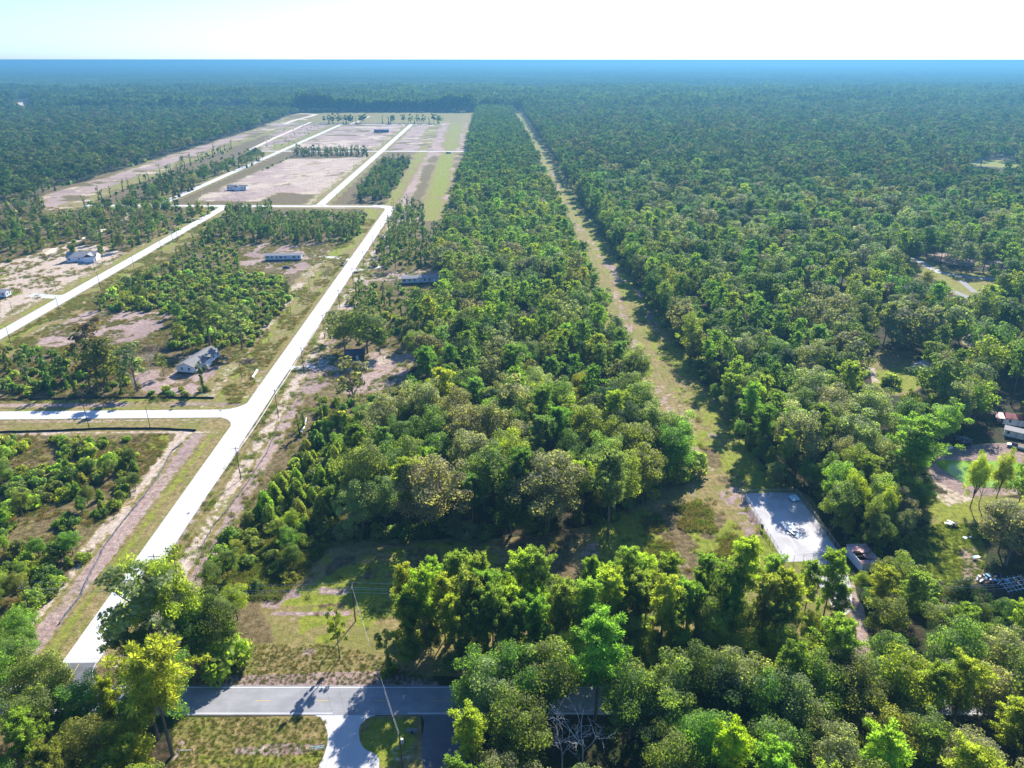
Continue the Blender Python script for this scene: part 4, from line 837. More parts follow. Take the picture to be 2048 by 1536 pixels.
# ------------------------------------------------------------------ individuals and masses
def inframe(p):
    px, py = proj(p[1], p[2], p[3] * .75); return -60 < px < 2108 and py < 1620
lr_ = random.Random(77)
def lod_of(d): d *= lr_.uniform(.85, 1.2); return 0 if d < 290 else 1 if d < 720 else 2
LIMIT = {B: 300, Pn: 300, V_: 260, T_: 150, U_: 300, Y_: 120}
GROUPN = {B: 'broadleaf trees', Pn: 'pine trees', V_: 'vine covered trees', T_: 'open crowned trees', U_: 'bushes', Y_: 'young cedars'}
CATN = {B: 'tree', Pn: 'pine', V_: 'tree', T_: 'tree', U_: 'bush', Y_: 'cedar'}
NOUN = {B: 'broadleaf tree', Pn: 'pine', V_: 'vine-clad tree', T_: 'open crowned tree', U_: 'bush', Y_: 'young cedar'}
byk = {}
for p in PLANTS: byk.setdefault(p[0], []).append(p)
MASS = []
for kind, L in byk.items():
    mean_h = {}
    for p in L: mean_h.setdefault(p[6], []).append(p[3])
    L.sort(key=lambda p: -(p[3] * min(1.0, p[4])) / math.hypot(p[1], p[2]) if inframe(p) else 1)
    used = 0
    for p in L:
        _, x, y, h, r, tint, words_ = p; d = math.sqrt(x*x + y*y + (HCAM - h/2)**2)
        if used >= LIMIT[kind] or not inframe(p): MASS.append(p); continue
        used += 1
        lo = lod_of(d); cm, tm, jm = pr.choice(PROTO[(kind, lo)]); hh = mean_h[words_]; m_ = sum(hh) / len(hh)
        size = 'tall ' if h > m_ * 1.08 else 'small ' if h < m_ * .92 else ''
        if len(hh) == 1: size = ''
        label = f'{size}{TINT[tint][1]} {NOUN[kind]} {words_}'
        col = tuple(c * pr.uniform(.88, 1.12) for c in TINT[tint][0]); s = (r / R0[kind], r / R0[kind], h / H0[kind]); rz = pr.uniform(0, 6.28)
        if lo < 2 and tm is not None:
            e = empty(kind, (x, y, 0), rz); e.scale = s; tag(e, label, CATN[kind], f'{GROUPN[kind]} {words_}')
            c = link('crown', cm, e); c['tint'] = col
            link('trunk', tm, e)
        else:
            e = link(kind, jm); e.location = (x, y, 0); e.rotation_euler = (0, 0, rz); e.scale = s; e['tint'] = col
            tag(e, label, CATN[kind], f'{GROUPN[kind]} {words_}')
print('plants', {k: len(v) for k, v in byk.items()}, 'mass', len(MASS))

def scatter(name, meshes, P, rz, sc, ix, tint):
    """One object of kind stuff: geometry nodes set the meshes out on its points."""
    col = bpy.data.collections.new(name + '_sources')
    for i, me in enumerate(meshes): col.objects.link(bpy.data.objects.new(f'src_{len(bpy.data.objects):05d}_{i:03d}', me))
    me = bpy.data.meshes.new(name); n = len(P); me.vertices.add(n); me.vertices.foreach_set('co', np.asarray(P, np.float32).ravel())
    for nm, ty, key, arr in (('rz', 'FLOAT', 'value', rz), ('sc', 'FLOAT_VECTOR', 'vector', sc), ('ix', 'INT', 'value', ix)):
        a = me.attributes.new(nm, ty, 'POINT'); a.data.foreach_set(key, np.asarray(arr, np.int32 if ty == 'INT' else np.float32).ravel())
    a = me.attributes.new('tint', 'FLOAT_COLOR', 'POINT'); a.data.foreach_set('color', np.concatenate([np.asarray(tint, np.float32), np.ones((n, 1), np.float32)], 1).ravel())
    o = tag(link(name, me), kind='stuff')
    ng = bpy.data.node_groups.new(name, 'GeometryNodeTree'); ng.interface.new_socket('Geometry', in_out='INPUT', socket_type='NodeSocketGeometry'); ng.interface.new_socket('Geometry', in_out='OUTPUT', socket_type='NodeSocketGeometry')
    N = ng.nodes; L = ng.links; gi = N.new('NodeGroupInput'); go = N.new('NodeGroupOutput'); ip = N.new('GeometryNodeInstanceOnPoints'); ci = N.new('GeometryNodeCollectionInfo')
    ci.inputs['Collection'].default_value = col; ci.inputs['Separate Children'].default_value = True; ci.inputs['Reset Children'].default_value = True
    def na(nm, ty):
        q = N.new('GeometryNodeInputNamedAttribute'); q.data_type = ty; q.inputs[0].default_value = nm; return q.outputs[0]
    cx = N.new('ShaderNodeCombineXYZ'); L.new(na('rz', 'FLOAT'), cx.inputs[2])
    L.new(gi.outputs[0], ip.inputs['Points']); L.new(ci.outputs[0], ip.inputs['Instance']); ip.inputs['Pick Instance'].default_value = True
    L.new(na('ix', 'INT'), ip.inputs['Instance Index']); L.new(cx.outputs[0], ip.inputs['Rotation']); L.new(na('sc', 'FLOAT_VECTOR'), ip.inputs['Scale']); L.new(ip.outputs[0], go.inputs[0])
    md = o.modifiers.new('scatter', 'NODES'); md.node_group = ng
    return o
def scatter_plants(name, L):
    if not L: return
    keys = []; off = {}; meshes = []
    for k in H0:
        for lo in (0, 1, 2): off[(k, lo)] = len(meshes); meshes += [q[2] for q in PROTO[(k, lo)]]
    P = []; R = []; S = []; I = []; T = []
    for kind, x, y, h, r, tint, wd in L:
        lo = lod_of(math.hypot(x, y)); P.append((x, y, 0)); R.append(pr.uniform(0, 6.28)); S.append((r/R0[kind], r/R0[kind], h/H0[kind])); I.append(off[(kind, lo)] + pr.randrange(len(PROTO[(kind, lo)])))
        T.append(tuple(c * pr.uniform(.85, 1.15) for c in TINT[tint][0]))
    scatter(name, meshes, P, R, S, I, T)
scatter_plants('undergrowth', [p for p in MASS if p[0] in (U_, Y_)])
MASS = [p for p in MASS if p[0] not in (U_, Y_)]
# wide woods on all sides, thinned with distance
def bulk(polyW, spacing, kinds, seed, skip=None):
    r = np.random.default_rng(seed); xs = [p[0] for p in polyW]; ys = [p[1] for p in polyW]
    gx = np.arange(min(xs), max(xs), spacing); gyy = np.arange(min(ys), max(ys), spacing); A, Bq = np.meshgrid(gx, gyy)
    A = (A + r.uniform(-.45, .45, A.shape) * spacing).ravel(); Bq = (Bq + r.uniform(-.45, .45, Bq.shape) * spacing).ravel()
    ok = pip(A, Bq, polyW) & (np.abs(A) < Bq * .84 + 60)
    if skip is not None: ok &= ~skip(A, Bq)
    return A[ok], Bq[ok]
def in_west(A, Bq): return A < 0
FAR1 = [(-2300,1945),(-520,1945),(-95,1945),(3,1960),(25,1900),(1600,1900),(2700,3100),(-2700,3100)]
AW, BW = bulk([(-540,1942),(-96,1942),(-96,1956),(-540,1956)], 4.6, None, 13)
A1, B1 = bulk(FAR1, 12.5, None, 3)
A2, B2 = bulk([(480,560),(1700,1900),(1500,1900),(760,1000),(480,640)], 14, None, 4); A3, B3 = bulk([(-1500,1940),(-2000,1940),(-560,400),(-420,380),(-620,560),(-720,700)], 10.5, None, 6)
AX = np.concatenate([A1, A2, A3, AW]); BX = np.concatenate([B1, B2, B3, BW]); rf = np.random.default_rng(8)
far_meshes = [q[2] for q in PROTO[(B, 2)]] + [q[2] for q in PROTO[(Pn, 2)]]
nb_ = len(PROTO[(B, 2)]); nX = len(AX)
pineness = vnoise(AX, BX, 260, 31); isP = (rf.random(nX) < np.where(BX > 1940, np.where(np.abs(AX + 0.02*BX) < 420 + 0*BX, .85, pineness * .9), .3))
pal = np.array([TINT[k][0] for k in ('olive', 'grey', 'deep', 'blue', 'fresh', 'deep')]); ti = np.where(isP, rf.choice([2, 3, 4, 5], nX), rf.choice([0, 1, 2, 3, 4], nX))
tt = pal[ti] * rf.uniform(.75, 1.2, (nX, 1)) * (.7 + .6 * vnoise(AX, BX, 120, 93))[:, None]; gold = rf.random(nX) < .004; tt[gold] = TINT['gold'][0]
hh = rf.uniform(.8, 1.35, nX) * (.72 + .56 * vnoise(AX, BX, 70, 91)); hh[-len(AW):] *= 1.25; ww = rf.uniform(.95, 1.7, nX)
clr = [at_poly(p) for p in ([(380,235),(400,218),(500,208),(500,222),(420,236)], [(20,255),(35,195),(62,200),(80,255)])]
keep = vnoise(AX, BX, 38, 92) > .2; keep[-len(AW):] = True
for cpoly in clr: keep &= ~pip(AX, BX, cpoly)
mk_ = lambda a: a[keep]
Pm = np.stack([AX, BX, np.zeros(nX)], 1)[keep]; Im = np.where(isP, nb_ + rf.integers(0, len(PROTO[(Pn, 2)]), nX), rf.integers(0, nb_, nX))[keep]
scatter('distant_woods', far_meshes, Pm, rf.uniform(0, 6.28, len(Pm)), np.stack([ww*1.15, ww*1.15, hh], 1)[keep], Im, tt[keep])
scatter_plants('woods', MASS)
# canopy tiles to the horizon: each one is a patch of lumpy crowns
def tile(size, n, seed):
    r = np.random.default_rng(seed); m = int(math.sqrt(n)); c = size / m; Vs = []; Fs = []; tn = []
    ring = 7
    for i in range(m):
        for j in range(m):
            x = (i + .5 + r.uniform(-.35, .35)) * c - size/2; y = (j + .5 + r.uniform(-.35, .35)) * c - size/2; R_ = c * r.uniform(.55, .85); top = r.uniform(12, 19); b = sum(len(v) for v in Vs); tone_ = r.uniform(.6, 1.35)
            v = []
            for k, (q, z) in enumerate(((1.0, .35), (.8, .72), (.42, .95))):
                a = np.arange(ring) * 6.283 / ring + r.uniform(0, 1); rr = R_ * q * r.uniform(.75, 1.2, ring); v.append(np.stack([x + np.cos(a)*rr, y + np.sin(a)*rr, top * z * r.uniform(.9, 1.08, ring)], 1))
            v.append(np.array([[x, y, top]])); Vs.append(np.concatenate(v))
            for k in range(2):
                for q in range(ring): Fs.append((b+k*ring+q, b+k*ring+(q+1) % ring, b+(k+1)*ring+(q+1) % ring, b+(k+1)*ring+q)); tn.append(tone_ * r.uniform(.8, 1.2))
            for q in range(ring): Fs.append((b+2*ring+q, b+2*ring+(q+1) % ring, b+3*ring, b+3*ring)); tn.append(tone_ * r.uniform(.8, 1.2))
    V = np.concatenate(Vs); F = np.array(Fs); tri = F[:, 2] == F[:, 3]; tn = np.array(tn)
    return mesh_np('canopy', V, [F[~tri], F[tri][:, :3]], [M['canopy']], shade=np.concatenate([tn[~tri], tn[tri]]))
M['canopy'] = leaf_mat('canopy_leaves', .15, 1.0, 0.0)
tiles = [tile(90, 110, s) for s in range(4)]
AT, BT = bulk([(-2700,3080),(2700,3080),(13500,16000),(-13500,16000)], 86, None, 9)
fld = vnoise(AT, BT, 2600.0, 77) * .6 + vnoise(AT, BT, 900.0, 78) * .4
kp = ~((BT > 9000) & (np.abs(AT - BT*.12) < BT*.42) & (fld > .58)); AT, BT = AT[kp], BT[kp]; nT = len(AT)
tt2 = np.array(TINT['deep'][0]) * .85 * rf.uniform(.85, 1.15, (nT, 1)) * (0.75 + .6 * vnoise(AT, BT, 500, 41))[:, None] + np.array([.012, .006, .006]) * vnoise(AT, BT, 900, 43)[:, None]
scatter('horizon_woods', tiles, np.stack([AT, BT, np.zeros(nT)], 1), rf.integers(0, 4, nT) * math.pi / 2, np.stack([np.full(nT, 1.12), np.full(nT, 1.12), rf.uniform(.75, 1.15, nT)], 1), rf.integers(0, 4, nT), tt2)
print('far', nX, 'tiles', nT)
# grass and weed tufts on the open rough ground
for k in range(1): PROTO['tuft'] = [mesh_np('tuft', *(lambda q: (q[0], [q[1]]))(make_tuft(0)[0]), [M['grass']], shade=RG.uniform(.7, 1.3, 60)) for _ in range(4)]
TP = []; TT = []
DRV = at_poly([(630,1427),(650,1442),(657,1468),(653,1500),(634,1540),(610,1600),(960,1600),(938,1540),(925,1424)]); YRD = at_poly([(1482,986),(1594,984),(1712,1150),(1660,1200),(1564,1128)])
def tufts(poly, n, tints, world=False, clump=None, sc=(.7, 1.5), seed=1):
    P = poly if world else at_poly(poly); r = random.Random(seed); xs = [p[0] for p in P]; ys = [p[1] for p in P]; xx = np.array([r.uniform(min(xs), max(xs)) for _ in range(n)]); yy = np.array([r.uniform(min(ys), max(ys)) for _ in range(n)])
    ok = pip(xx, yy, P) & ~pip(xx, yy, DRV) & ~pip(xx, yy, YRD) & ((np.abs(xx - xA(yy)) > HW + .8) | (yy > 655)) & (np.abs(yy - 109.2) > 4.3)
    if clump: ok &= vnoise(xx, yy, clump, seed) > .45
    for x, y in zip(xx[ok], yy[ok]): s = r.uniform(*sc); TP.append((x, y, s)); TT.append(TINT[r.choice(tints)][0])
tufts(CUT, 16000, ['straw', 'olive', 'straw', 'olive', 'lime'], clump=4, seed=2); tufts([(1280,1040),(1400,1000),(1480,1060),(1470,1115),(1300,1115)], 1100, ['olive', 'lime', 'straw', 'straw'], clump=5, sc=(.8, 1.9), seed=3)
tufts(LOT_LL, 3500, ['straw', 'rust', 'straw', 'olive'], clump=7, sc=(.6, 1.4), seed=4); tufts([(400,1190),(520,1010),(660,880),(740,880),(660,1090),(560,1200)], 6000, ['straw', 'olive', 'lime'], sc=(.8, 1.8), seed=5)
tufts(SOUTH_V, 1800, ['straw', 'olive', 'lime'], sc=(.25, .6), seed=6); tufts(SHOULDER_S, 2000, ['straw', 'olive'], sc=(.25, .55), seed=7); tufts([(-235,250),(-104,250),(-112,600),(-250,600)], 30000, ['straw', 'olive', 'straw', 'grey', 'rust'], True, clump=8, sc=(.6, 1.5), seed=8)
tufts([(-92,130),(-45,170),(-45,420),(-100,600),(-92,250)], 7000, ['straw', 'olive', 'lime'], True, clump=6, sc=(.8, 1.7), seed=9); tufts([(-420,380),(-260,380),(-262,650),(-460,650)], 6000, ['straw', 'olive', 'rust'], True, clump=9, sc=(1, 2.2), seed=10)
tufts(LAWN, 1500, ['lime', 'olive'], sc=(.4, .8), seed=12)
TP = np.array(TP); nQ = len(TP)
scatter('weeds', PROTO['tuft'], np.stack([TP[:, 0], TP[:, 1], np.zeros(nQ)], 1), rf.uniform(0, 6.28, nQ), np.repeat(TP[:, 2:3], 3, 1), rf.integers(0, 4, nQ), np.array(TT))

# ------------------------------------------------------------------ buildings
def boxpart(name, mat, parent, *b):
    m = MB()
    for q in b: m.box(*q)
    return m.build(name, mat, parent)
def gable(mb, x0, x1, y0, y1, z, rise, ov=.4, th=.16, axis='x', ex=None):
    """Gable roof with thickness; the ridge runs along axis. Written into mb as one closed solid."""
    ex = ov if ex is None else ex
    if axis == 'x':
        a, b = x0-ex, x1+ex; c, d = y0-ov, y1+ov; m = (y0+y1)/2; sl_ = rise/((y1-y0)/2); zl = z - sl_*ov
        prof = [(c, zl), (m, z+rise), (d, zl), (d, zl+th), (m, z+rise+th*1.1), (c, zl+th)]
        V = [(a, p, q) for p, q in prof] + [(b, p, q) for p, q in prof]
    else:
        a, b = y0-ex, y1+ex; c, d = x0-ov, x1+ov; m = (x0+x1)/2; sl_ = rise/((x1-x0)/2); zl = z - sl_*ov
        prof = [(c, zl), (m, z+rise), (d, zl), (d, zl+th), (m, z+rise+th*1.1), (c, zl+th)]
        V = [(p, a, q) for p, q in prof] + [(p, b, q) for p, q in prof]
    mb.add(V, [(0,1,4,5), (1,2,3,4), (6,11,10,7), (7,10,9,8), (0,6,7,1), (1,7,8,2), (3,9,10,4), (4,10,11,5), (2,8,9,3), (0,5,11,6)])
def window(parent, x, z, y, w=1.0, h=1.3, face='y-', mat=None):
    """Window frame part with its pane as sub-part, set on a wall face of the house."""
    f = MB(); g = MB(); t = .07; s = {'y-': -1, 'y+': 1, 'x-': -1, 'x+': 1}[face]
    def bx(m, a0, a1, z0, z1, d0, d1):
        lo, hi = sorted((y + s*d0, y + s*d1))
        if face[0] == 'y': m.box(x+a0, lo, z+z0, x+a1, hi, z+z1)
        else: m.box(lo, x+a0, z+z0, hi, x+a1, z+z1)
    bx(f, -w/2-t, -w/2, -h/2-t, h/2+t, .004, .06); bx(f, w/2, w/2+t, -h/2-t, h/2+t, .004, .06); bx(f, -w/2, w/2, h/2, h/2+t, .004, .06); bx(f, -w/2, w/2, -h/2-t, -h/2, .004, .08); bx(f, -w/2, w/2, -.02, .02, .006, .05)
    bx(g, -w/2, w/2, -h/2, -.02, .004, .02); bx(g, -w/2, w/2, .02, h/2, .004, .02)
    o = f.build('window', M['trim'], parent); g.build('pane', M['glass'], o)
def door(parent, x, y, z0, face='y-', mat='white'):
    s = -1 if face[1] == '-' else 1; m = MB(); k = MB()
    lo, hi = sorted((y + s*.004, y + s*.07)); l2, h2 = sorted((y + s*.07, y + s*.13))
    if face[0] == 'y': m.box(x-.47, lo, z0, x+.47, hi, z0+2.05); k.box(x+.3, l2, z0+.95, x+.38, h2, z0+1.05)
    else: m.box(lo, x-.47, z0, hi, x+.47, z0+2.05); k.box(l2, x+.3, z0+.95, h2, x+.38, z0+1.05)
    d = m.build('door', M[mat], parent); k.build('handle', M['metal'], d)
def steps(parent, x, y, z):
    m = MB(); m.box(x-.9, y-1.5, z-.12, x+.9, y-.08, z)
    for i in range(4): m.box(x-.6, y-1.5-.28*(i+1), 0, x+.6, y-1.5-.28*i-.004, z*(1-(i+1)/5.0))
    for sx in (-.85, .85):
        for yy in (-1.45, -.2): m.box(x+sx-.05, y+yy-.05, 0, x+sx+.05, y+yy+.05, z-.124)
        m.box(x+sx-.04, y-1.5, z+.85, x+sx+.04, y-.1, z+.93); m.box(x+sx-.04, y-1.46, z+.004, x+sx+.04, y-1.38, z+.846)
    m.build('porch', M['polewood'], parent)
def home(label, cx, cy, Ln, W, rot, wall='siding', roof='shingle', h=2.6, rise=1.1, base=.75, wins=6, cross=None, doors=(.2,), group=None, hw=True, name='mobile_home', ends=True):
    e = empty(name, (cx, cy, 0), rot); tag(e, label, 'house', group); x0, x1, y0, y1 = -Ln/2, Ln/2, -W/2, W/2; z = base + h
    b = MB()
    n = max(3, int(Ln/2.5))
    b.box(x0+.1, y0+.1, 0, x1-.1, y1-.1, base); b.build('skirting', M['black'] if base > .5 else M['siding'], e)
    wl_ = MB(); wl_.box(x0, y0, base+.004, x1, y1, z)
    for xx in (x0+.002, x1-.102): wl_.add([(xx, y0+.02, z+.002), (xx, y1-.02, z+.002), (xx, 0, z+rise-.03), (xx+.1, y0+.02, z+.002), (xx+.1, y1-.02, z+.002), (xx+.1, 0, z+rise-.03)], [(0,2,1), (3,4,5), (0,1,4,3), (1,2,5,4), (2,0,3,5)])
    wl_.build('wall', M[wall], e); r = MB(); gable(r, x0, x1, y0, y1, z+.01, rise)
    if cross:
        a, w2, out, sgn = cross; c0, c1 = (y0-out, y0) if sgn < 0 else (y1, y1+out)
        wv = MB(); wv.box(a-w2/2, min(c0, c1)+.002, 0, a+w2/2, max(c0, c1)-.002, z); wv.build('wall', M[wall], e)
        rr = MB(); gable(rr, a-w2/2, a+w2/2, min(c0, 0), max(c1, 0), z+.03, rise*.85, axis='y', ex=.35); rr.build('roof', M[roof], e)
    ro = r.build('roof', M[roof], e)
    v = MB()
    for q in (.25, .6): v.tube([(x0+Ln*q, W*.18, z+rise*.5), (x0+Ln*q, W*.18, z+rise*.5+.55)], .07, 6)
    v.build('vent_pipe', M['metal'], ro)
    tr = MB()
    for xx in (x0-.03, x1-.05):
        for yy in (y0-.03, y1-.05): tr.box(xx, yy, base+.002, xx+.08, yy+.08, z-.02)
    tr.build('corner_trim', M['trim'], e)
    for i in range(wins):
        x = x0 + Ln*(i+.5)/wins
        if min([abs(x - (x0+Ln*d)) for d in doors] + [9]) < .9: continue
        if cross and cross[3] < 0 and abs(x-cross[0]) < cross[1]/2+.6: pass
        else: window(e, x, base+1.55, y0, 1.0 if i % 3 else 1.6, 1.2)
        if hw: window(e, x, base+1.55, y1, 1.0, 1.2, 'y+')
    for d in doors: door(e, x0+Ln*d, y0, base+.02); steps(e, x0+Ln*d, y0-.06, base)
    if ends:
        for s_, f in ((x0, 'x-'), (x1, 'x+')): window(e, W*.2, base+1.55, s_, .9, 1.2, f); window(e, -W*.22, base+1.55, s_, .9, 1.2, f)
    return e
def mid(p, q): a, b = at(*p), at(*q); return ((a[0]+b[0])/2, (a[1]+b[1])/2, math.hypot(a[0]-b[0], a[1]-b[1]), math.atan2(b[1]-a[1], b[0]-a[0]))
# near grey home: its long side runs away from the viewer
x_, y_ = at(372, 748); rot1 = math.radians(79)
home('grey mobile home with cross gable in dirt yard by the near thicket', x_ + 1.9, y_ + 9.8, 19.5, 7.8, rot1, 'siding2', 'shingle', 2.6, 1.5, .7, 6, (-1.2, 5.0, 1.3, -1), (.28,))
mx, my, Ln_, ro_ = mid((531, 522), (602, 521)); home('long grey mobile home side-on beside the pale gravel drive', mx, my + 2.4, Ln_, 4.8, ro_, 'siding', 'shingle2', 2.7, .9, .8, 8, None, (.26, .72))
mx, my, Ln_, ro_ = mid((803, 569), (884, 566)); home('long grey mobile home half hidden by the long woods', mx, my + 2.4, Ln_ , 5.0, ro_, 'siding', 'shingle2', 2.7, 1.0, .8, 8, None, (.4, .8))
mx, my, Ln_, ro_ = mid((455, 381), (493, 381)); home('small white mobile home alone on the bare pink lot', mx, my + 3, Ln_, 7, ro_, 'white', 'shingle', 2.8, 1.6, .6, 7, (0.5, 6, .8, -1), (.35,))
mx, my, Ln_, ro_ = mid((748, 265), (777, 265)); home('dark blue mobile home far off on a bare lot', mx, my + 3, Ln_, 6, ro_, 'navy', 'navy', 3.2, 1.2, .6, 7, None, (.4,), ends=False)
x_, y_ = at(160, 524); home('white house with grey roof and wing on the sandy lot', x_, y_ + 5, 17.5, 9, math.radians(12), 'white', 'shingle2', 2.9, 2.3, .35, 6, (5.0, 6.0, 2.5, -1), (.3,), name='house')
x_, y_ = at(12, 597); home('grey mobile home cut off by the frame beside the sandy lot', x_ - 9, y_ + 2.5, 18, 5, .05, 'siding', 'shingle2', 2.7, 1.0, .7, 6, None, (.5,))
mx, my, Ln_, ro_ = mid((1938, 325), (1966, 326)); home('pale house with blue-grey roof on a far eastern lawn', mx, my + 4, Ln_, 9, ro_, 'white', 'shingle2', 2.9, 2.4, .3, 6, None, (.4,), name='house')
x_, y_ = at(1848, 744); home('pale blue-white outbuilding among trees by the shaded lawn', x_, y_ + 2.5, 7.5, 4.5, math.radians(35), 'pale_blue', 'shingle2', 2.4, 1.0, .1, 3, None, (.5,), name='outbuilding')
# dark tarpaulin shed
x_, y_ = at(708, 721); e = empty('tarpaulin_shed', (x_, y_ + 3.5, 0), math.radians(8)); tag(e, 'shed under a dark blue tarpaulin on the gravel lot', 'shed')
boxpart('wall', M['polewood'], e, (-4, -3, 0, 4, 3, 2.6)); r = MB(); gable(r, -4, 4, -3, 3, 2.62, 1.3, .5); r.build('roof', M['tarp'], e); door(e, 1, -3, .02, mat='siding'); window(e, -2, 1.5, -3)
# rusty shed with broken roof beside the gravel yard
a_ = at(1690, 1108); b_ = at(1722, 1146); ang = math.atan2(b_[1]-a_[1], b_[0]-a_[0]); Ls = math.hypot(b_[0]-a_[0], b_[1]-a_[1])
e = empty('rusty_shed', (a_[0], a_[1], 0), ang); tag(e, 'shed with a broken rusty sheet roof beside the fenced gravel yard', 'shed')
boxpart('wall', M['siding'], e, (0, 0, 0, Ls, .12, 2.6), (0, 4.9, 0, Ls, 5.0, 2.9), (0.002, .124, 0, .12, 4.896, 2.7), (Ls-.12, .124, 0, Ls-.002, 4.896, 2.7))
sr = random.Random(3); x = -.2
for i in range(11):
    wd = (Ls+.4)/11
    if i not in (5, 8): boxpart('roof_sheet', M['rust'], e, (x+.01, -.25 + (2.2 if i in (4, 6, 7) else 0), 2.92+.01*(i % 2), x+wd-.01, 5.2 - (1.5 if i == 7 else 0), 2.97+.01*(i % 2)))
    x += wd
boxpart('rafter', M['polewood'], e, *[(Ls*q-.05, .13, 2.72, Ls*q+.05, 4.89, 2.9) for q in (.2, .4, .6, .8)])
# eastern sheds
def small_shed(label, px, py, L, W, h, rot, wall, roof, lean=False, dr='siding'):
    x, y = at(px, py); e = empty('shed', (x, y + W/2, 0), rot); tag(e, label, 'shed'); boxpart('wall', M[wall], e, (-L/2, -W/2, 0, L/2, W/2, h)); r = MB()
    if lean: r.add([(-L/2-.3, -W/2-.3, h+.02), (L/2+.3, -W/2-.3, h+.02), (L/2+.3, W/2+.3, h+.45), (-L/2-.3, W/2+.3, h+.45), (-L/2-.3, -W/2-.3, h+.12), (L/2+.3, -W/2-.3, h+.12), (L/2+.3, W/2+.3, h+.55), (-L/2-.3, W/2+.3, h+.55)], [(3,2,1,0), (4,5,6,7), (0,1,5,4), (1,2,6,5), (2,3,7,6), (3,0,4,7)])
    else: gable(r, -L/2, L/2, -W/2, W/2, h+.01, 1.0, .3)
    r.build('roof', M[roof], e); door(e, L*.1, -W/2, .02, mat=dr); window(e, -L*.3, 1.5, -W/2, .8, .9); return e
small_shed('white shed with red metal roof and grey door by the sandy yard', 2036, 852, 6.5, 5, 2.5, math.radians(-20), 'white', 'redroof'); small_shed('low open lean-to with red roof beside the white shed', 2008, 848, 4.5, 4, 2.1, math.radians(-15), 'polewood', 'redroof', True)
small_shed('long white flat-topped shed in front of the red-roofed shed', 2032, 876, 6.0, 2.6, 2.3, math.radians(-35), 'white', 'shingle2', True)
# black six-sided canopy
x_, y_ = at(1925, 890); e = empty('gazebo', (x_, y_, 0)); tag(e, 'black six-sided gazebo in the shaded yard by the pond', 'gazebo'); R_ = 2.6
hx = [(R_*math.cos(t), R_*math.sin(t)) for t in [math.pi/3*i for i in range(6)]]
for x, y in hx: m = MB(); m.tube([(x*.93, y*.93, 0), (x*.93, y*.93, 2.1)], .06, 6); m.build('post', M['black'], e)
m = MB(); m.add([(x*1.08, y*1.08, 2.1) for x, y in hx] + [(0, 0, 3.0)] + [(x*1.08, y*1.08, 2.02) for x, y in hx] + [(0, 0, 2.92)], [(i, (i+1) % 6, 6) for i in range(6)] + [(7+(i+1) % 6, 7+i, 13) for i in range(6)] + [(i, 7+i, 7+(i+1) % 6, (i+1) % 6) for i in range(6)]); m.build('canopy', M['black'], e)
m = MB()
for i in range(6): x, y = hx[i]; m.tube([(x*1.09, y*1.09, 2.13), (0, 0, 3.03)], .05, 4)
m.build('roof_rib', M['metal'], e)

# ------------------------------------------------------------------ vehicles
def vehicle(label, px, py, rot, body, pickup=False, L=5.0, cat='car', name='car'):
    x, y = at(px, py); e = empty(name, (x, y, 0), rot); tag(e, label, cat); W = .92
    def loft(secs):
        m = MB(); n = 8; V = []
        for xx, z0, z1, hw in secs: V += [(xx, -hw, z0), (xx, -hw*1.02, (z0+z1)/2), (xx, -hw*.93, z1-.06), (xx, -hw*.8, z1), (xx, hw*.8, z1), (xx, hw*.93, z1-.06), (xx, hw*1.02, (z0+z1)/2), (xx, hw, z0)]
        F = [(i*n+k, i*n+(k+1) % n, (i+1)*n+(k+1) % n, (i+1)*n+k) for i in range(len(secs)-1) for k in range(n)] + [tuple(range(n))[::-1], tuple((len(secs)-1)*n+k for k in range(n))]
        m.add(V, F); return m
    h = L/2
    if pickup:
        loft([(-h, .45, .98, W*.95), (-h+.1, .4, 1.02, W), (-.35, .4, 1.04, W), (.9, .4, 1.06, W), (h-.4, .42, 1.0, W*.97), (h, .5, .85, W*.85)]).build('body', M[body], e)
        loft([(-.45, 1.03, 1.1, W*.95), (-.2, 1.03, 1.72, W*.84), (.8, 1.03, 1.76, W*.84), (1.45, 1.03, 1.08, W*.92)]).build('cab', M['carblack'], e); boxpart('bed_liner', M['black'], e, (-h+.18, -W*.8, 1.03, -.5, W*.8, 1.06))
    else:
        loft([(-h, .45, .85, W*.88), (-h+.3, .35, .95, W), (0, .35, .98, W), (h-.9, .35, .92, W), (h-.15, .4, .75, W*.9), (h, .45, .65, W*.8)]).build('body', M[body], e)
        loft([(-h+.35, .93, .98, W*.9), (-h+.95, .93, 1.42, W*.78), (.4, .93, 1.46, W*.78), (1.2, .93, .98, W*.88)]).build('cabin', M['glass'], e); boxpart('roof_panel', M[body], e, (-h+1.05, -W*.62, 1.465, .35, W*.62, 1.49))
    for sx in (-h+.95, h-.95):
        for sy in (-1, 1):
            m = MB(); m.tube([(sx, sy*.72, .34), (sx, sy*.95, .34)], .34, 14); w_ = m.build('wheel', M['tyre'], e); r = MB(); r.tube([(sx, sy*.951, .34), (sx, sy*.965, .34)], .2, 10); r.build('rim', M['metal'], w_)
    for sy in (-1, 1): boxpart('headlight', M['trim'], e, (h-.09, sy*W*.58-.16, .66, h+.01, sy*W*.58+.16, .78)); boxpart('tail_light', M['redroof'], e, (-h-.015, sy*W*.7-.1, .72, -h+.05, sy*W*.7+.1, .86))
    return e
vehicle('pale pickup with dark cab driving on the white road', 686, 530, math.pi/2 + .03, 'shingle', True, 5.6, 'pickup', 'pickup_truck'); vehicle('small dark car parked in brush beside the long grey home', 573, 537, .4, 'carblack')
vehicle('pale grey pickup parked in the shaded yard by the pond', 2031, 896, math.radians(140), 'metal', True, 5.2, 'pickup', 'pickup_truck')

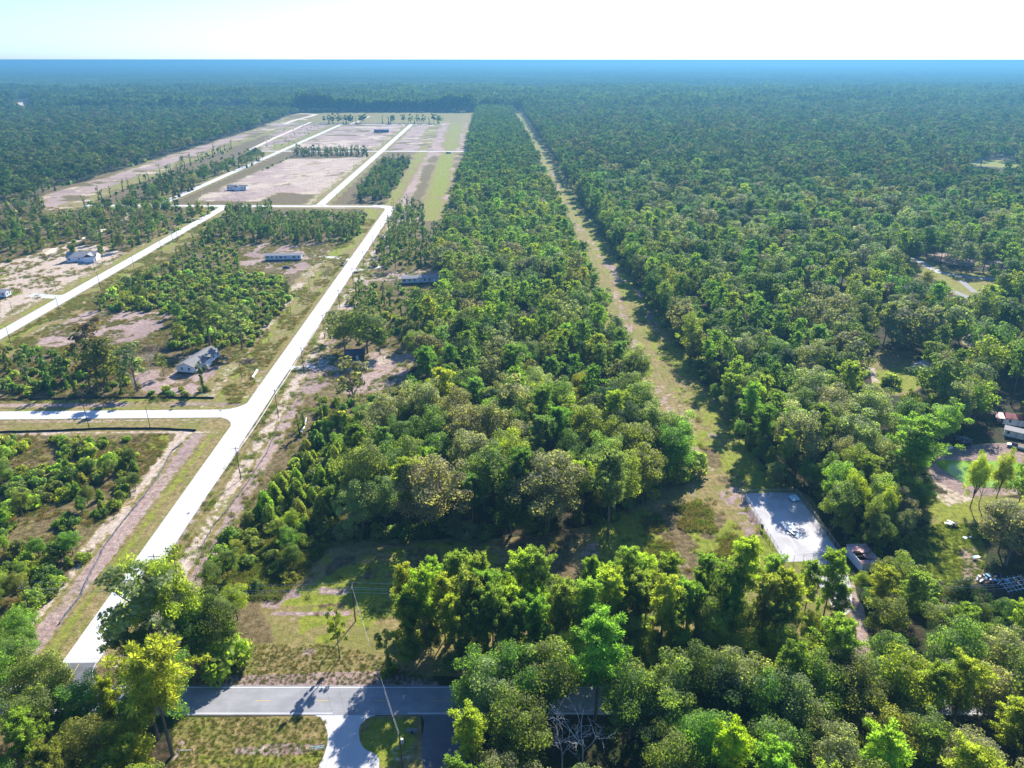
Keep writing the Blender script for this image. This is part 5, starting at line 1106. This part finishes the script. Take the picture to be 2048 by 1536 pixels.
# ------------------------------------------------------------------ poles and cables
WIRE = {}
def pole(label, px, py, top=None, h=None, arm=True, group=None, key=None, xy=None, name='utility_pole', r=.16, transformer=False, armrot=0.0, lean=(0, 0)):
    x, y = xy or at(px, py); h = h or height_at(px, py, top); e = empty(name, (x, y, 0), armrot); tag(e, label, 'pole', group)
    m = MB(); m.tube([(0, 0, 0), (lean[0]*.5, lean[1]*.5, h*.5), (lean[0], lean[1], h)], r, 8, r*.62); m.build('mast', M['polewood'], e)
    if arm:
        a = MB(); a.box(-1.25, -.17+lean[1], h-.75, 1.25, -.06+lean[1], h-.62); b = a.build('crossarm', M['polewood'], e); i = MB()
        for q in (-1.15, -.55, 1.15): i.tube([(q, -.115+lean[1], h-.62), (q, -.115+lean[1], h-.42)], .05, 6)
        i.build('insulator', M['metal'], b)
    if transformer: t = MB(); t.tube([(.42, 0, h-2.6), (.42, 0, h-1.6)], .26, 10); t.build('transformer', M['metal'], e)
    if key: WIRE[key] = [(x + q*math.cos(armrot), y + q*math.sin(armrot) - .115, h - .4) for q in (-1.15, -.55, 1.15)] + [(x, y - .2, h - 2.2)]
    return e
LA = [(325,1185,None),(482,959,893),(557,836,778),(608,745,693),(649,674,628),(680,619,578),(707,573,535),(728,535,501),(747,503,470),(763,477,450),(776,452,425)]
NEARW = ['by the thicket at the highway end', 'by the junction with the near side street', 'beside the thicket below the gravel lot', 'at the culvert drive of the gravel lot', 'beside the dark tarpaulin shed', 'past the shed', 'by the clearing', 'opposite the parked pickup', 'by the short drive', 'near the road bend', 'just below the road bend']
for i, (a, b, c) in enumerate(LA):
    pole(f'dark crossarm pole by the white road, {NEARW[i]}', a, b, c, 11.6 if c is None else None, True, 'poles along the white road', ('A', i), transformer=i in (1, 3))
for q, (a, b, c) in enumerate([(789,440,396),(800,430,398),(785,432,404)]): pole(f'slim wooden pole by the road bend, {("with tall mast", "beside the canal bank", "behind the corner")[q]}', a, b, c, None, True, 'poles by the road bend')
for q, (a, b, c) in enumerate([(484,758,717),(538,686,651),(582,627,595),(619,579,549),(647,541,513),(673,506,481),(694,479,457),(712,457,428),(728,436,411)]):
    pole(f'thin bare pole on the western verge of the white road, {("by the near grey home", "by the lush bushes", "along the brushy lot", "before the long grey home", "beside the long grey home", "past the long grey home", "at the vine-hung stand", "below the corner", "close to the corner")[q]}', a, b, c, None, False, 'thin poles west of the white road', r=.11)
for q, (a, b, c) in enumerate([(179,858,805),(301,858,813)]): pole(f'wooden pole south of the near side street, {("farther from", "nearer to")[q]} the white road', a, b, c, None, False, 'poles along the near side street', r=.13)
for q, (a, b, c) in enumerate([(22,688,650),(121,631,593),(202,581,544),(269,540,509),(324,508,479),(356,482,455)]):
    pole(f'wooden pole east of the second street, {("at the purple dirt lot", "at the end of the purple dirt", "beside the bushes", "beside the brushy lot", "by the brushy lot end", "at the vine-hung stand")[q]}', a, b, c, None, False, 'poles along the second street', r=.13)
for q, (a, b, c) in enumerate([(27,629,599),(113,582,552),(45,583,568),(190,542,517),(249,506,486)]): pole(f'thin pole west of the second street, {("before the cut-off grey home", "on the sandy lot", "inside the sandy lot", "near the white house", "past the white house")[q]}', a, b, c, None, False, 'thin poles by the sandy lot', r=.1)
fr = random.Random(9)
for q in range(12):
    y = 700 + q*68; s_ = -1 if q % 2 else 1; pole('thin far pole along the straight street across the bare lots', 0, 0, None, 9.5, False, 'poles across the bare lots', xy=(xF(y) + s_*(9 if s_ < 0 else 8), y), r=.13)
for q in range(7):
    y = 690 + q*80; pole('thin far pole along the third street beside the tree band', 0, 0, None, 9.5, False, 'poles along the third street', xy=(xE(y) - 9, y), r=.13)
for q, (a, b, c) in enumerate([(1652,545,512),(1832,534,515),(1858,540,520),(1907,556,530)]):
    if q: pole(f'wooden pole beside the eastern side road, {("", "at its hidden end", "at its first bend", "at its junction")[q]}', a, b, c, None, False, 'poles at the eastern side road', r=.12)
pole('leaning dark pole in the corner lot by the highway', 71, 1248, 1166, None, True, None, ('S', 0), armrot=1.57, lean=(0, .3)); pole('dark pole on the shoulder at the end of the tall pine row', 711, 1243, 1168, None, True, None, ('S', 1), armrot=1.57)
sx1, sy1 = at(711, 1243)
for q, x in enumerate((48, 116)): pole(('dark pole hidden in the pines by the gravel drive', 'dark pole in the woods below the scrap heap')[q], 0, 0, None, 11, True, None, ('S', 2+q), xy=(x, sy1 + .5 + q), armrot=1.57)
px_, py_ = at(798, 1465, 10.8); pole('dark pole with grey transformer beside the pale driveway', 0, 0, None, 10.8, False, None, ('D', 0), xy=(px_, py_), transformer=True)
def cable(label, pts, group, sag=.7, r=.028):
    m = MB(); P = []
    for a, b in zip(pts[:-1], pts[1:]):
        a, b = Vector(a), Vector(b)
        for i in range(10):
            t = i/10; p = a.lerp(b, t); p.z -= sag*4*t*(1-t); P.append(p)
    P.append(Vector(pts[-1])); m.tube(P, r, 4); o = m.build('cable', M['cable'], None); tag(o, label, 'cable', group); return o
for k in range(4): cable(f'pale {("outer western", "inner western", "eastern", "lowest")[k]} cable strung on the poles east of the white road', [WIRE[('A', i)][k] for i in range(len(LA))], 'cables along the white road', .7, .04)
for k in range(4): cable(f'pale {("nearest", "second", "farthest", "lowest")[k]} cable across the thicket and pines above the highway shoulder', [WIRE[('S', i)][k] for i in range(4)], 'cables along the highway', 1.2)
d0 = WIRE[('D', 0)][0]; dx_, dy_ = px_, py_
cable('higher cable crossing the highway to the driveway pole', [(sx1, sy1, 10.6), (dx_, dy_ + .1, 10.5)], 'cables crossing the highway', .5, .016); cable('lower cable crossing the highway to the driveway pole', [(sx1 + 1.5, sy1 - 3, 8.0), (dx_, dy_ + .15, 9.3)], 'cables crossing the highway', .6, .016)

# ------------------------------------------------------------------ fences, yard, small things
def silt_fence(label, pts, mat='black', h=.75):
    P = at_poly(pts); e = empty('silt_fence', (P[0][0], P[0][1], 0)); tag(e, label, 'fence', 'silt fences'); m = MB(); s = MB(); r = random.Random(len(label)); ox, oy = P[0]; Q = []
    for a, b in zip(P[:-1], P[1:]):
        n = max(1, int(math.hypot(a[0]-b[0], a[1]-b[1])/2.2))
        for i in range(n): t = i/n; Q.append((a[0]+(b[0]-a[0])*t - ox + r.uniform(-.12, .12), a[1]+(b[1]-a[1])*t - oy + r.uniform(-.12, .12)))
    Q.append((P[-1][0]-ox, P[-1][1]-oy)); V = []; F = []
    for i, (x, y) in enumerate(Q):
        a = Q[max(0, i-1)]; b = Q[min(len(Q)-1, i+1)]; d = math.hypot(b[0]-a[0], b[1]-a[1]); nx_, ny_ = -(b[1]-a[1])/d*.02, (b[0]-a[0])/d*.02; hh = h*r.uniform(.75, 1.05)
        V += [(x-nx_, y-ny_, 0), (x-nx_, y-ny_, hh), (x+nx_, y+ny_, hh), (x+nx_, y+ny_, 0)]; s.tube([(x+nx_*3, y+ny_*3, 0), (x+nx_*3, y+ny_*3, hh+.15)], .03, 4)
    for i in range(len(Q)-1):
        for k in range(3): F.append((i*4+k, i*4+k+1, (i+1)*4+k+1, (i+1)*4+k))
    m.add(V, F); m.build('cloth', M[mat], e); s.build('stakes', M['polewood'], e)
silt_fence('low black silt fence along the thicket north of the near side street', [(-10,800),(120,799),(200,797),(300,796),(428,797)]); silt_fence('low black silt fence along the corner lot south of the near side street', [(-10,866),(120,862),(200,858),(325,858),(392,862)])
silt_fence('grey silt fence following the western verge down to the highway', [(365,887),(345,903),(322,945),(287,995),(250,1040),(215,1085),(188,1135),(163,1190),(120,1248)], 'fabric', .8); silt_fence('sagging dark silt fence between the poles and the scrub', [(557,850),(533,908),(492,970),(455,1021),(427,1052),(403,1096)], 'fabric', .6)
# chain-link fence of the gravel yard
yc = [at(1484,992), at(1592,990), at(1682,1113), at(1568,1126)]
e = empty('chain_link_fence', (yc[0][0], yc[0][1], 0)); tag(e, 'grey chain-link fence with many posts round the gravel yard', 'fence'); ox, oy = yc[0]
for k in range(4):
    a, b = yc[k], yc[(k+1) % 4]; L_ = math.hypot(a[0]-b[0], a[1]-b[1]); n = int(L_/2.4); w_ = MB()
    for i in range(n):
        t = i/n; x, y = a[0]+(b[0]-a[0])*t-ox, a[1]+(b[1]-a[1])*t-oy; m = MB(); m.tube([(x, y, 0), (x, y, 2.3)], .05 if i else .075, 6); m.build('post', M['metal'], e)
    N_ = int(L_/.22); H_ = 2.1
    for i in range(N_):
        t0 = i/N_
        for sg in (-1, 1):
            t1 = min(1, max(0, t0 + sg*H_/L_*.5)); w_.tube([(a[0]+(b[0]-a[0])*t0-ox, a[1]+(b[1]-a[1])*t0-oy, .05), (a[0]+(b[0]-a[0])*t1-ox, a[1]+(b[1]-a[1])*t1-oy, .05 + H_*abs(t1-t0)*L_/(H_*.5))], .007, 3, caps=False)
    w_.tube([(a[0]-ox, a[1]-oy, 2.2), (b[0]-ox, b[1]-oy, 2.2)], .03, 5); w_.build('wire_netting', M['metal'], e)
x_, y_ = at(1524, 1060); e = empty('gate_sign', (x_, y_, 0), math.radians(-75)); tag(e, 'small dark green panel fixed to the western side of the yard fence', 'sign'); boxpart('panel', M['green_sign'], e, (-.6, -.1, .5, .6, -.06, 1.9)); boxpart('bracket', M['metal'], e, (-.5, -.058, .8, .5, -.02, .86), (-.5, -.058, 1.5, .5, -.02, 1.56))
def sheetheap(name, label, px, py, n, ext, mats, seed, rot=0, thick=.05, size=(.5, 1.8)):
    """Heap of tumbled boards and sheets: each piece its own part."""
    r = random.Random(seed); x, y = at(px, py); e = empty(name, (x, y, 0), rot); tag(e, label, 'debris')
    for i in range(n):
        m = MB(); L, W = r.uniform(*size), r.uniform(*size)*.5; m.box(-L/2, -W/2, 0, L/2, W/2, thick); T = Matrix.Rotation(r.uniform(0, 6.3), 4, 'Z') @ Matrix.Rotation(r.uniform(-.4, .4), 4, 'X') @ Matrix.Rotation(r.uniform(-.3, .3), 4, 'Y'); q = r.random()
        off = Vector((r.uniform(-1, 1)*ext[0], r.uniform(-1, 1)*ext[1], .25 + r.random()*ext[2])); m.v = [tuple(T @ Vector(p) + off) for p in m.v]; m.build('board', M[r.choice(mats)], e)
    return e
sheetheap('debris_pile', 'heap of white and pale blue boards in the middle of the gravel yard', 1578, 1058, 26, (.9, 3.8, .5), ['white', 'white', 'pale_blue', 'siding', 'black'], 5, math.radians(12), .06, (.6, 2.2))
x_, y_ = at(1588, 1000); e = empty('blue_panel', (x_, y_, 0), math.radians(15)); tag(e, 'pale blue sheet panel propped at the back of the gravel yard', 'panel'); m = MB()
for i in range(6): m.add([(-1.3+i*.45, -1.1, .5+.1*(i % 2)), (-.85+i*.45, -1.1, .5+.1*((i+1) % 2)), (-.85+i*.45, 1.1, 1.0+.1*((i+1) % 2)), (-1.3+i*.45, 1.1, 1.0+.1*(i % 2)), (-1.3+i*.45, -1.1, .46+.1*(i % 2)), (-.85+i*.45, -1.1, .46+.1*((i+1) % 2)), (-.85+i*.45, 1.1, .96+.1*((i+1) % 2)), (-1.3+i*.45, 1.1, .96+.1*(i % 2))], [(0,1,2,3), (7,6,5,4), (0,4,5,1), (3,2,6,7)])
m.build('sheet', M['pale_blue'], e); boxpart('trestle', M['metal'], e, (-1.2, -1.0, 0, -1.1, -.9, .45), (1.1, -1.0, 0, 1.2, -.9, .45), (-1.2, .9, 0, -1.1, 1.0, .92), (1.1, .9, 0, 1.2, 1.0, .92))
sheetheap('junk_pile', 'heap of white and dark junk at the top of the lawn', 1903, 1052, 16, (1.6, 1.2, .7), ['white', 'black', 'siding', 'polewood', 'white'], 6, 0, .08); sheetheap('junk_pile', 'few white sheets lying on the lawn edge', 1937, 1076, 6, (1.5, .6, .05), ['white', 'trim', 'siding2'], 7, 0, .05, (.6, 1.4))
sheetheap('scrap_heap', 'dark scrap heap littered with white and blue bits beside the lawn', 1980, 1160, 34, (3.6, 2.0, .5), ['black', 'white', 'siding', 'blue', 'tarp', 'polewood'], 8, 0, .07, (.4, 1.5))
x_, y_ = at(2025, 1172); e = empty('metal_frame', (x_, y_, 0), .2); tag(e, 'rack of pale metal tubes standing over the scrap by the frame edge', 'rack'); sr = random.Random(12)
for i in range(9): m = MB(); m.tube([(-3.2+i*.8, -2.4, .2 + .3*(i % 3)), (-2.4+i*.8, 2.2, 1.0 + .3*(i % 2))], .07, 6); m.build('tube', M['metal'], e)
for i in range(4): m = MB(); m.tube([(-3.5, -2+i*1.2, .5+.12*i), (4, -1.8+i*1.2, .7+.1*i)], .06, 6); m.build('rail', M['trim'], e)
x_, y_ = at(1951, 1118); e = empty('garden_table', (x_, y_, 0), .3); tag(e, 'small blue and white table on the bare patch of the lawn', 'table'); boxpart('table_top', M['blue'], e, (-.9, -.5, .72, .5, .5, .78)); boxpart('cloth', M['white'], e, (-.2, -.52, .785, .95, .3, .80))
for sx in (-.8, .4):
    for sy in (-.42, .42): boxpart('leg', M['metal'], e, (sx-.03, sy-.03, 0, sx+.03, sy+.03, .716))
x_, y_ = at(1894, 897); e = empty('boat', (x_, y_, 0), .05); tag(e, 'pale blue upturned skiff lying in the shaded yard by the gazebo', 'boat'); m = MB(); secs = [(-2.2, .45, .5), (-1.2, .62, .55), (.4, .6, .55), (1.6, .35, .5), (2.2, .05, .4)]
V = []
for xx, hw, hz in secs: V += [(xx, -hw, .02), (xx, -hw*.8, hz*.75), (xx, 0, hz), (xx, hw*.8, hz*.75), (xx, hw, .02)]
m.add(V, [(i*5+k, i*5+k+1, (i+1)*5+k+1, (i+1)*5+k) for i in range(4) for k in range(4)] + [(4, 3, 2, 1, 0)]); m.build('hull', M['pale_blue'], e, True); boxpart('keel', M['trim'], e, (-2.1, -.04, .55, 1.4, .04, .6))
# culvert pipes lying by the verge, log, heaps
for q, (a, b) in enumerate([((505,758),(508,753)), ((508.5,752.3),(511.5,747.5)), ((512,746.8),(515,742))]):
    p0, p1 = at(*a), at(*b); x, y = (p0[0]+p1[0])/2, (p0[1]+p1[1])/2; d = Vector((p1[0]-p0[0], p1[1]-p0[1], 0)).normalized(); e = empty('culvert_pipe', (x, y, 0)); tag(e, f'white culvert pipe on the verge, {("nearest the side street", "middle of the line of three", "nearest the brush heap")[q]}', 'pipe', 'culvert pipes'); m = MB(); n = 18; V = []
    for rr in (.5, .43):
        for s_ in (-1.0, 1.0):
            for k in range(n): t = 6.2832*k/n; V.append(tuple(d*s_ + Vector((-d.y, d.x, 0))*math.cos(t)*rr + Vector((0, 0, .5+math.sin(t)*rr))))
    F = []
    for k in range(n): k2 = (k+1) % n; F += [(k, k2, n+k2, n+k), (2*n+k2, 2*n+k, 3*n+k, 3*n+k2), (k2, k, 2*n+k, 2*n+k2), (n+k, n+k2, 3*n+k2, 3*n+k)]
    m.add(V, F); m.build('barrel', M['white'], e, False); c = MB(); c.tube([tuple(d*.9+Vector((0,0,.5))), tuple(d*1.02+Vector((0,0,.5)))], .55, 18, caps=False); c.build('collar', M['siding2'], e)
p0, p1 = at(603, 868), at(613, 838); e = empty('fallen_log', (*p0, 0)); tag(e, 'pale bare fallen log in the thicket below the gravel lot', 'log'); m = MB(); v = Vector((p1[0]-p0[0], p1[1]-p0[1], 0)); m.tube([(0,0,.35), tuple(v*.5+Vector((.4,0,.4))), tuple(v+Vector((0,0,.6)))], .38, 8, .2); m.build('trunk', M['log'], e)
for i, (t, dx, dy) in enumerate(((.6, 2, 1.5), (.8, -1.8, 2), (.95, 2.2, 2.6))): m = MB(); b = v*t; m.tube([tuple(b+Vector((0,0,.5))), tuple(b+Vector((dx*.5, dy*.4, 1.2))), tuple(b+Vector((dx, dy, 1.4)))], .12, 5, .03); m.build('branch', M['log'], e)
def brush(label, px, py, R, n, seed, mat='brush', h=1.3):
    r = random.Random(seed); x, y = at(px, py); e = empty('brush_heap', (x, y, 0)); tag(e, label, 'brush heap', 'brush heaps'); a = MB(); b = MB()
    for i in range(n):
        t = r.uniform(0, 6.3); L = r.uniform(.8, 2.6); q = R*r.random()**.6; z = h*(1-q/R)*r.random(); u = r.uniform(0, 6.3); p = Vector((math.cos(t)*q, math.sin(t)*q, .1+z)); w_ = Vector((math.cos(u)*L, math.sin(u)*L, r.uniform(-.2, .7))); (a if i % 3 else b).tube([p, p + w_*.5 + Vector((0,0,.2)), p + w_], .05 if i % 3 else .13, 4, .02)
    a.build('twigs', M[mat], e); b.build('branches', M[mat], e)
brush('dark brown root heap on the verge beyond the culvert pipes', 497, 724, 3.2, 130, 1); brush('grey brush heap among bushes of the corner lot', 100, 1128, 4.5, 150, 2, 'bark'); brush('reddish brush heap at the foot of the near thicket', 170, 787, 5.5, 200, 3); brush('brown brush heap in front of the near thicket', 205, 775, 4, 120, 4); brush('reddish brush strip behind the near grey home', 350, 690, 6, 220, 5)
brush('reddish brush pile beyond the near grey home', 300, 700, 5, 160, 6); brush('long brown brush row by the long grey home', 365, 525, 6, 160, 7); brush('brown brush beyond the dark car', 430, 540, 5, 120, 8); brush('reddish scrub heap in the clearing past the shed', 830, 655, 4, 120, 9); brush('grey brush heap on the old scrub land west of the second street', 75, 483, 6, 150, 10, 'bark'); brush('brown brush line beside the sandy lot', 95, 515, 4, 100, 11)
# street sign, manhole, headwalls, frames
x_, y_ = at(443, 834); e = empty('street_sign', (x_, y_, 0)); tag(e, 'grey street sign on a thin post at the side street corner', 'sign'); m = MB(); m.tube([(0,0,0), (0,0,3)], .04, 6); m.build('post', M['metal'], e); boxpart('plate', M['siding'], e, (-.55, -.06, 2.65, .55, -.042, 2.95)); boxpart('plate', M['siding'], e, (-.015, -.5, 2.3, .003, .5, 2.6))
x_, y_ = at(377, 1027); e = empty('manhole_cover', (x_, y_, 0)); tag(e, 'round grey manhole cover in the white road', 'manhole cover'); m = MB(); m.tube([(0,0,.052), (0,0,.085)], .55, 20); m.build('frame', M['metal'], e); m = MB(); m.tube([(0,0,.086), (0,0,.1)], .45, 18); m.build('lid', M['shingle'], e)
def headwall(label, xy, w, h, d, rot=0.0, holes=1):
    e = empty('culvert_headwall', (*xy, 0), rot); tag(e, label, 'culvert'); boxpart('wall', M['drive'] if w > 5 else M['shingle'], e, (-w/2, -d/2, 0, w/2, d/2, h))
    for i in range(holes): x = (i-(holes-1)/2)*w/holes; m = MB(); m.tube([(x, -d/2-.25, h*.45), (x, -d/2-.01, h*.45)], h*.38, 12); m.build('pipe_mouth', M['black'], e)
headwall('white concrete culvert headwall under the second cross street', at(897, 307), 7, 2.2, 1.2, 0, 2); headwall('low concrete culvert mouth between driveway and side road', at(824, 1463), 2.2, .55, .5, 0, 1); headwall('dark culvert mouth beside the gravel lot drive', at(597, 742), 3, .8, .6, .2, 1); headwall('small culvert mouth by the drive of the half hidden home', at(713, 546), 3, .8, .6, 0, 1)
x_, y_ = at(374, 1507); e = empty('wooden_frame', (x_, y_, 0), .05); tag(e, 'low wooden frame of two posts and a rail on the grass south of the highway', 'frame')
for sx in (-1.15, 1.15): m = MB(); m.tube([(sx,0,0), (sx,0,1.35)], .08, 6); m.build('post', M['polewood'], e)
boxpart('rail', M['siding'], e, (-1.25, -.14, .95, 1.25, -.085, 1.08))
x_, y_ = at(637, 1500); e = empty('pipe_gate', (x_, y_, 0), .08); tag(e, 'pale green pipe barrier beside the pale driveway', 'gate')
for sx in (-1.1, 0, 1.1): m = MB(); m.tube([(sx,0,0), (sx,0,1.15)], .05, 6); m.build('post', M['pale_blue'], e)
for z in (.65, 1.1): m = MB(); m.tube([(-1.15,-.09,z), (1.15,-.09,z)], .045, 6); m.build('rail', M['pale_blue'], e)
# dead trees
def dead(label, x, y, h, R, mat='dead'):
    mb = make_dead(h, R); e = empty('dead_tree', (x, y, 0), pr.uniform(0, 6)); tag(e, label, 'tree', 'dead trees'); mb.build('limbs', M[mat], e)
x_, y_ = at(1172, 1450, 15); dead('bare silver-white dead tree in the woods south of the highway', x_, y_, 22, 5); x_, y_ = at(1128, 1460, 13); dead('smaller bare dead tree leaning beside the silver-white one', x_, y_, 18, 4)
for a, b, h, wd in ((268, 772, 12, 'in the thicket beside the near grey home'), (300, 745, 11, 'behind the yard of the near grey home'), (790, 585, 13, 'before the half hidden grey home'), (655, 560, 10, 'in brush below the long grey home'), (345, 482, 11, 'beside the second street at the vine-hung stand'), (90, 455, 9, 'in the old scrub west of the second street'), (780, 790, 8, 'at the foot of the woods by the gravel lot'), (1958, 1012, 9, 'by the near bank of the pond')):
    x_, y_ = at(a, b); dead('grey leafless tree ' + wd, x_, y_, h, 3)

# ------------------------------------------------------------------ haze
mb = MB(); mb.box(-60000, -300, -1.5, 60000, 40400, 120.3)
hm = bpy.data.materials.new('haze_air'); hm.use_nodes = True; hn = hm.node_tree.nodes; hn.remove(hn['Principled BSDF'])
hv = hn.new('ShaderNodeVolumePrincipled'); hv.inputs['Color'].default_value = (*HAZE_COLOR, 1); hv.inputs['Density'].default_value = HAZE_DENSITY
hv.inputs['Anisotropy'].default_value = 0.3; hv.inputs['Absorption Color'].default_value = (0, 0, 0, 1)
hm.node_tree.links.new(hv.outputs[0], hn['Material Output'].inputs['Volume'])
tag(mb.build('haze', hm), kind='stuff')
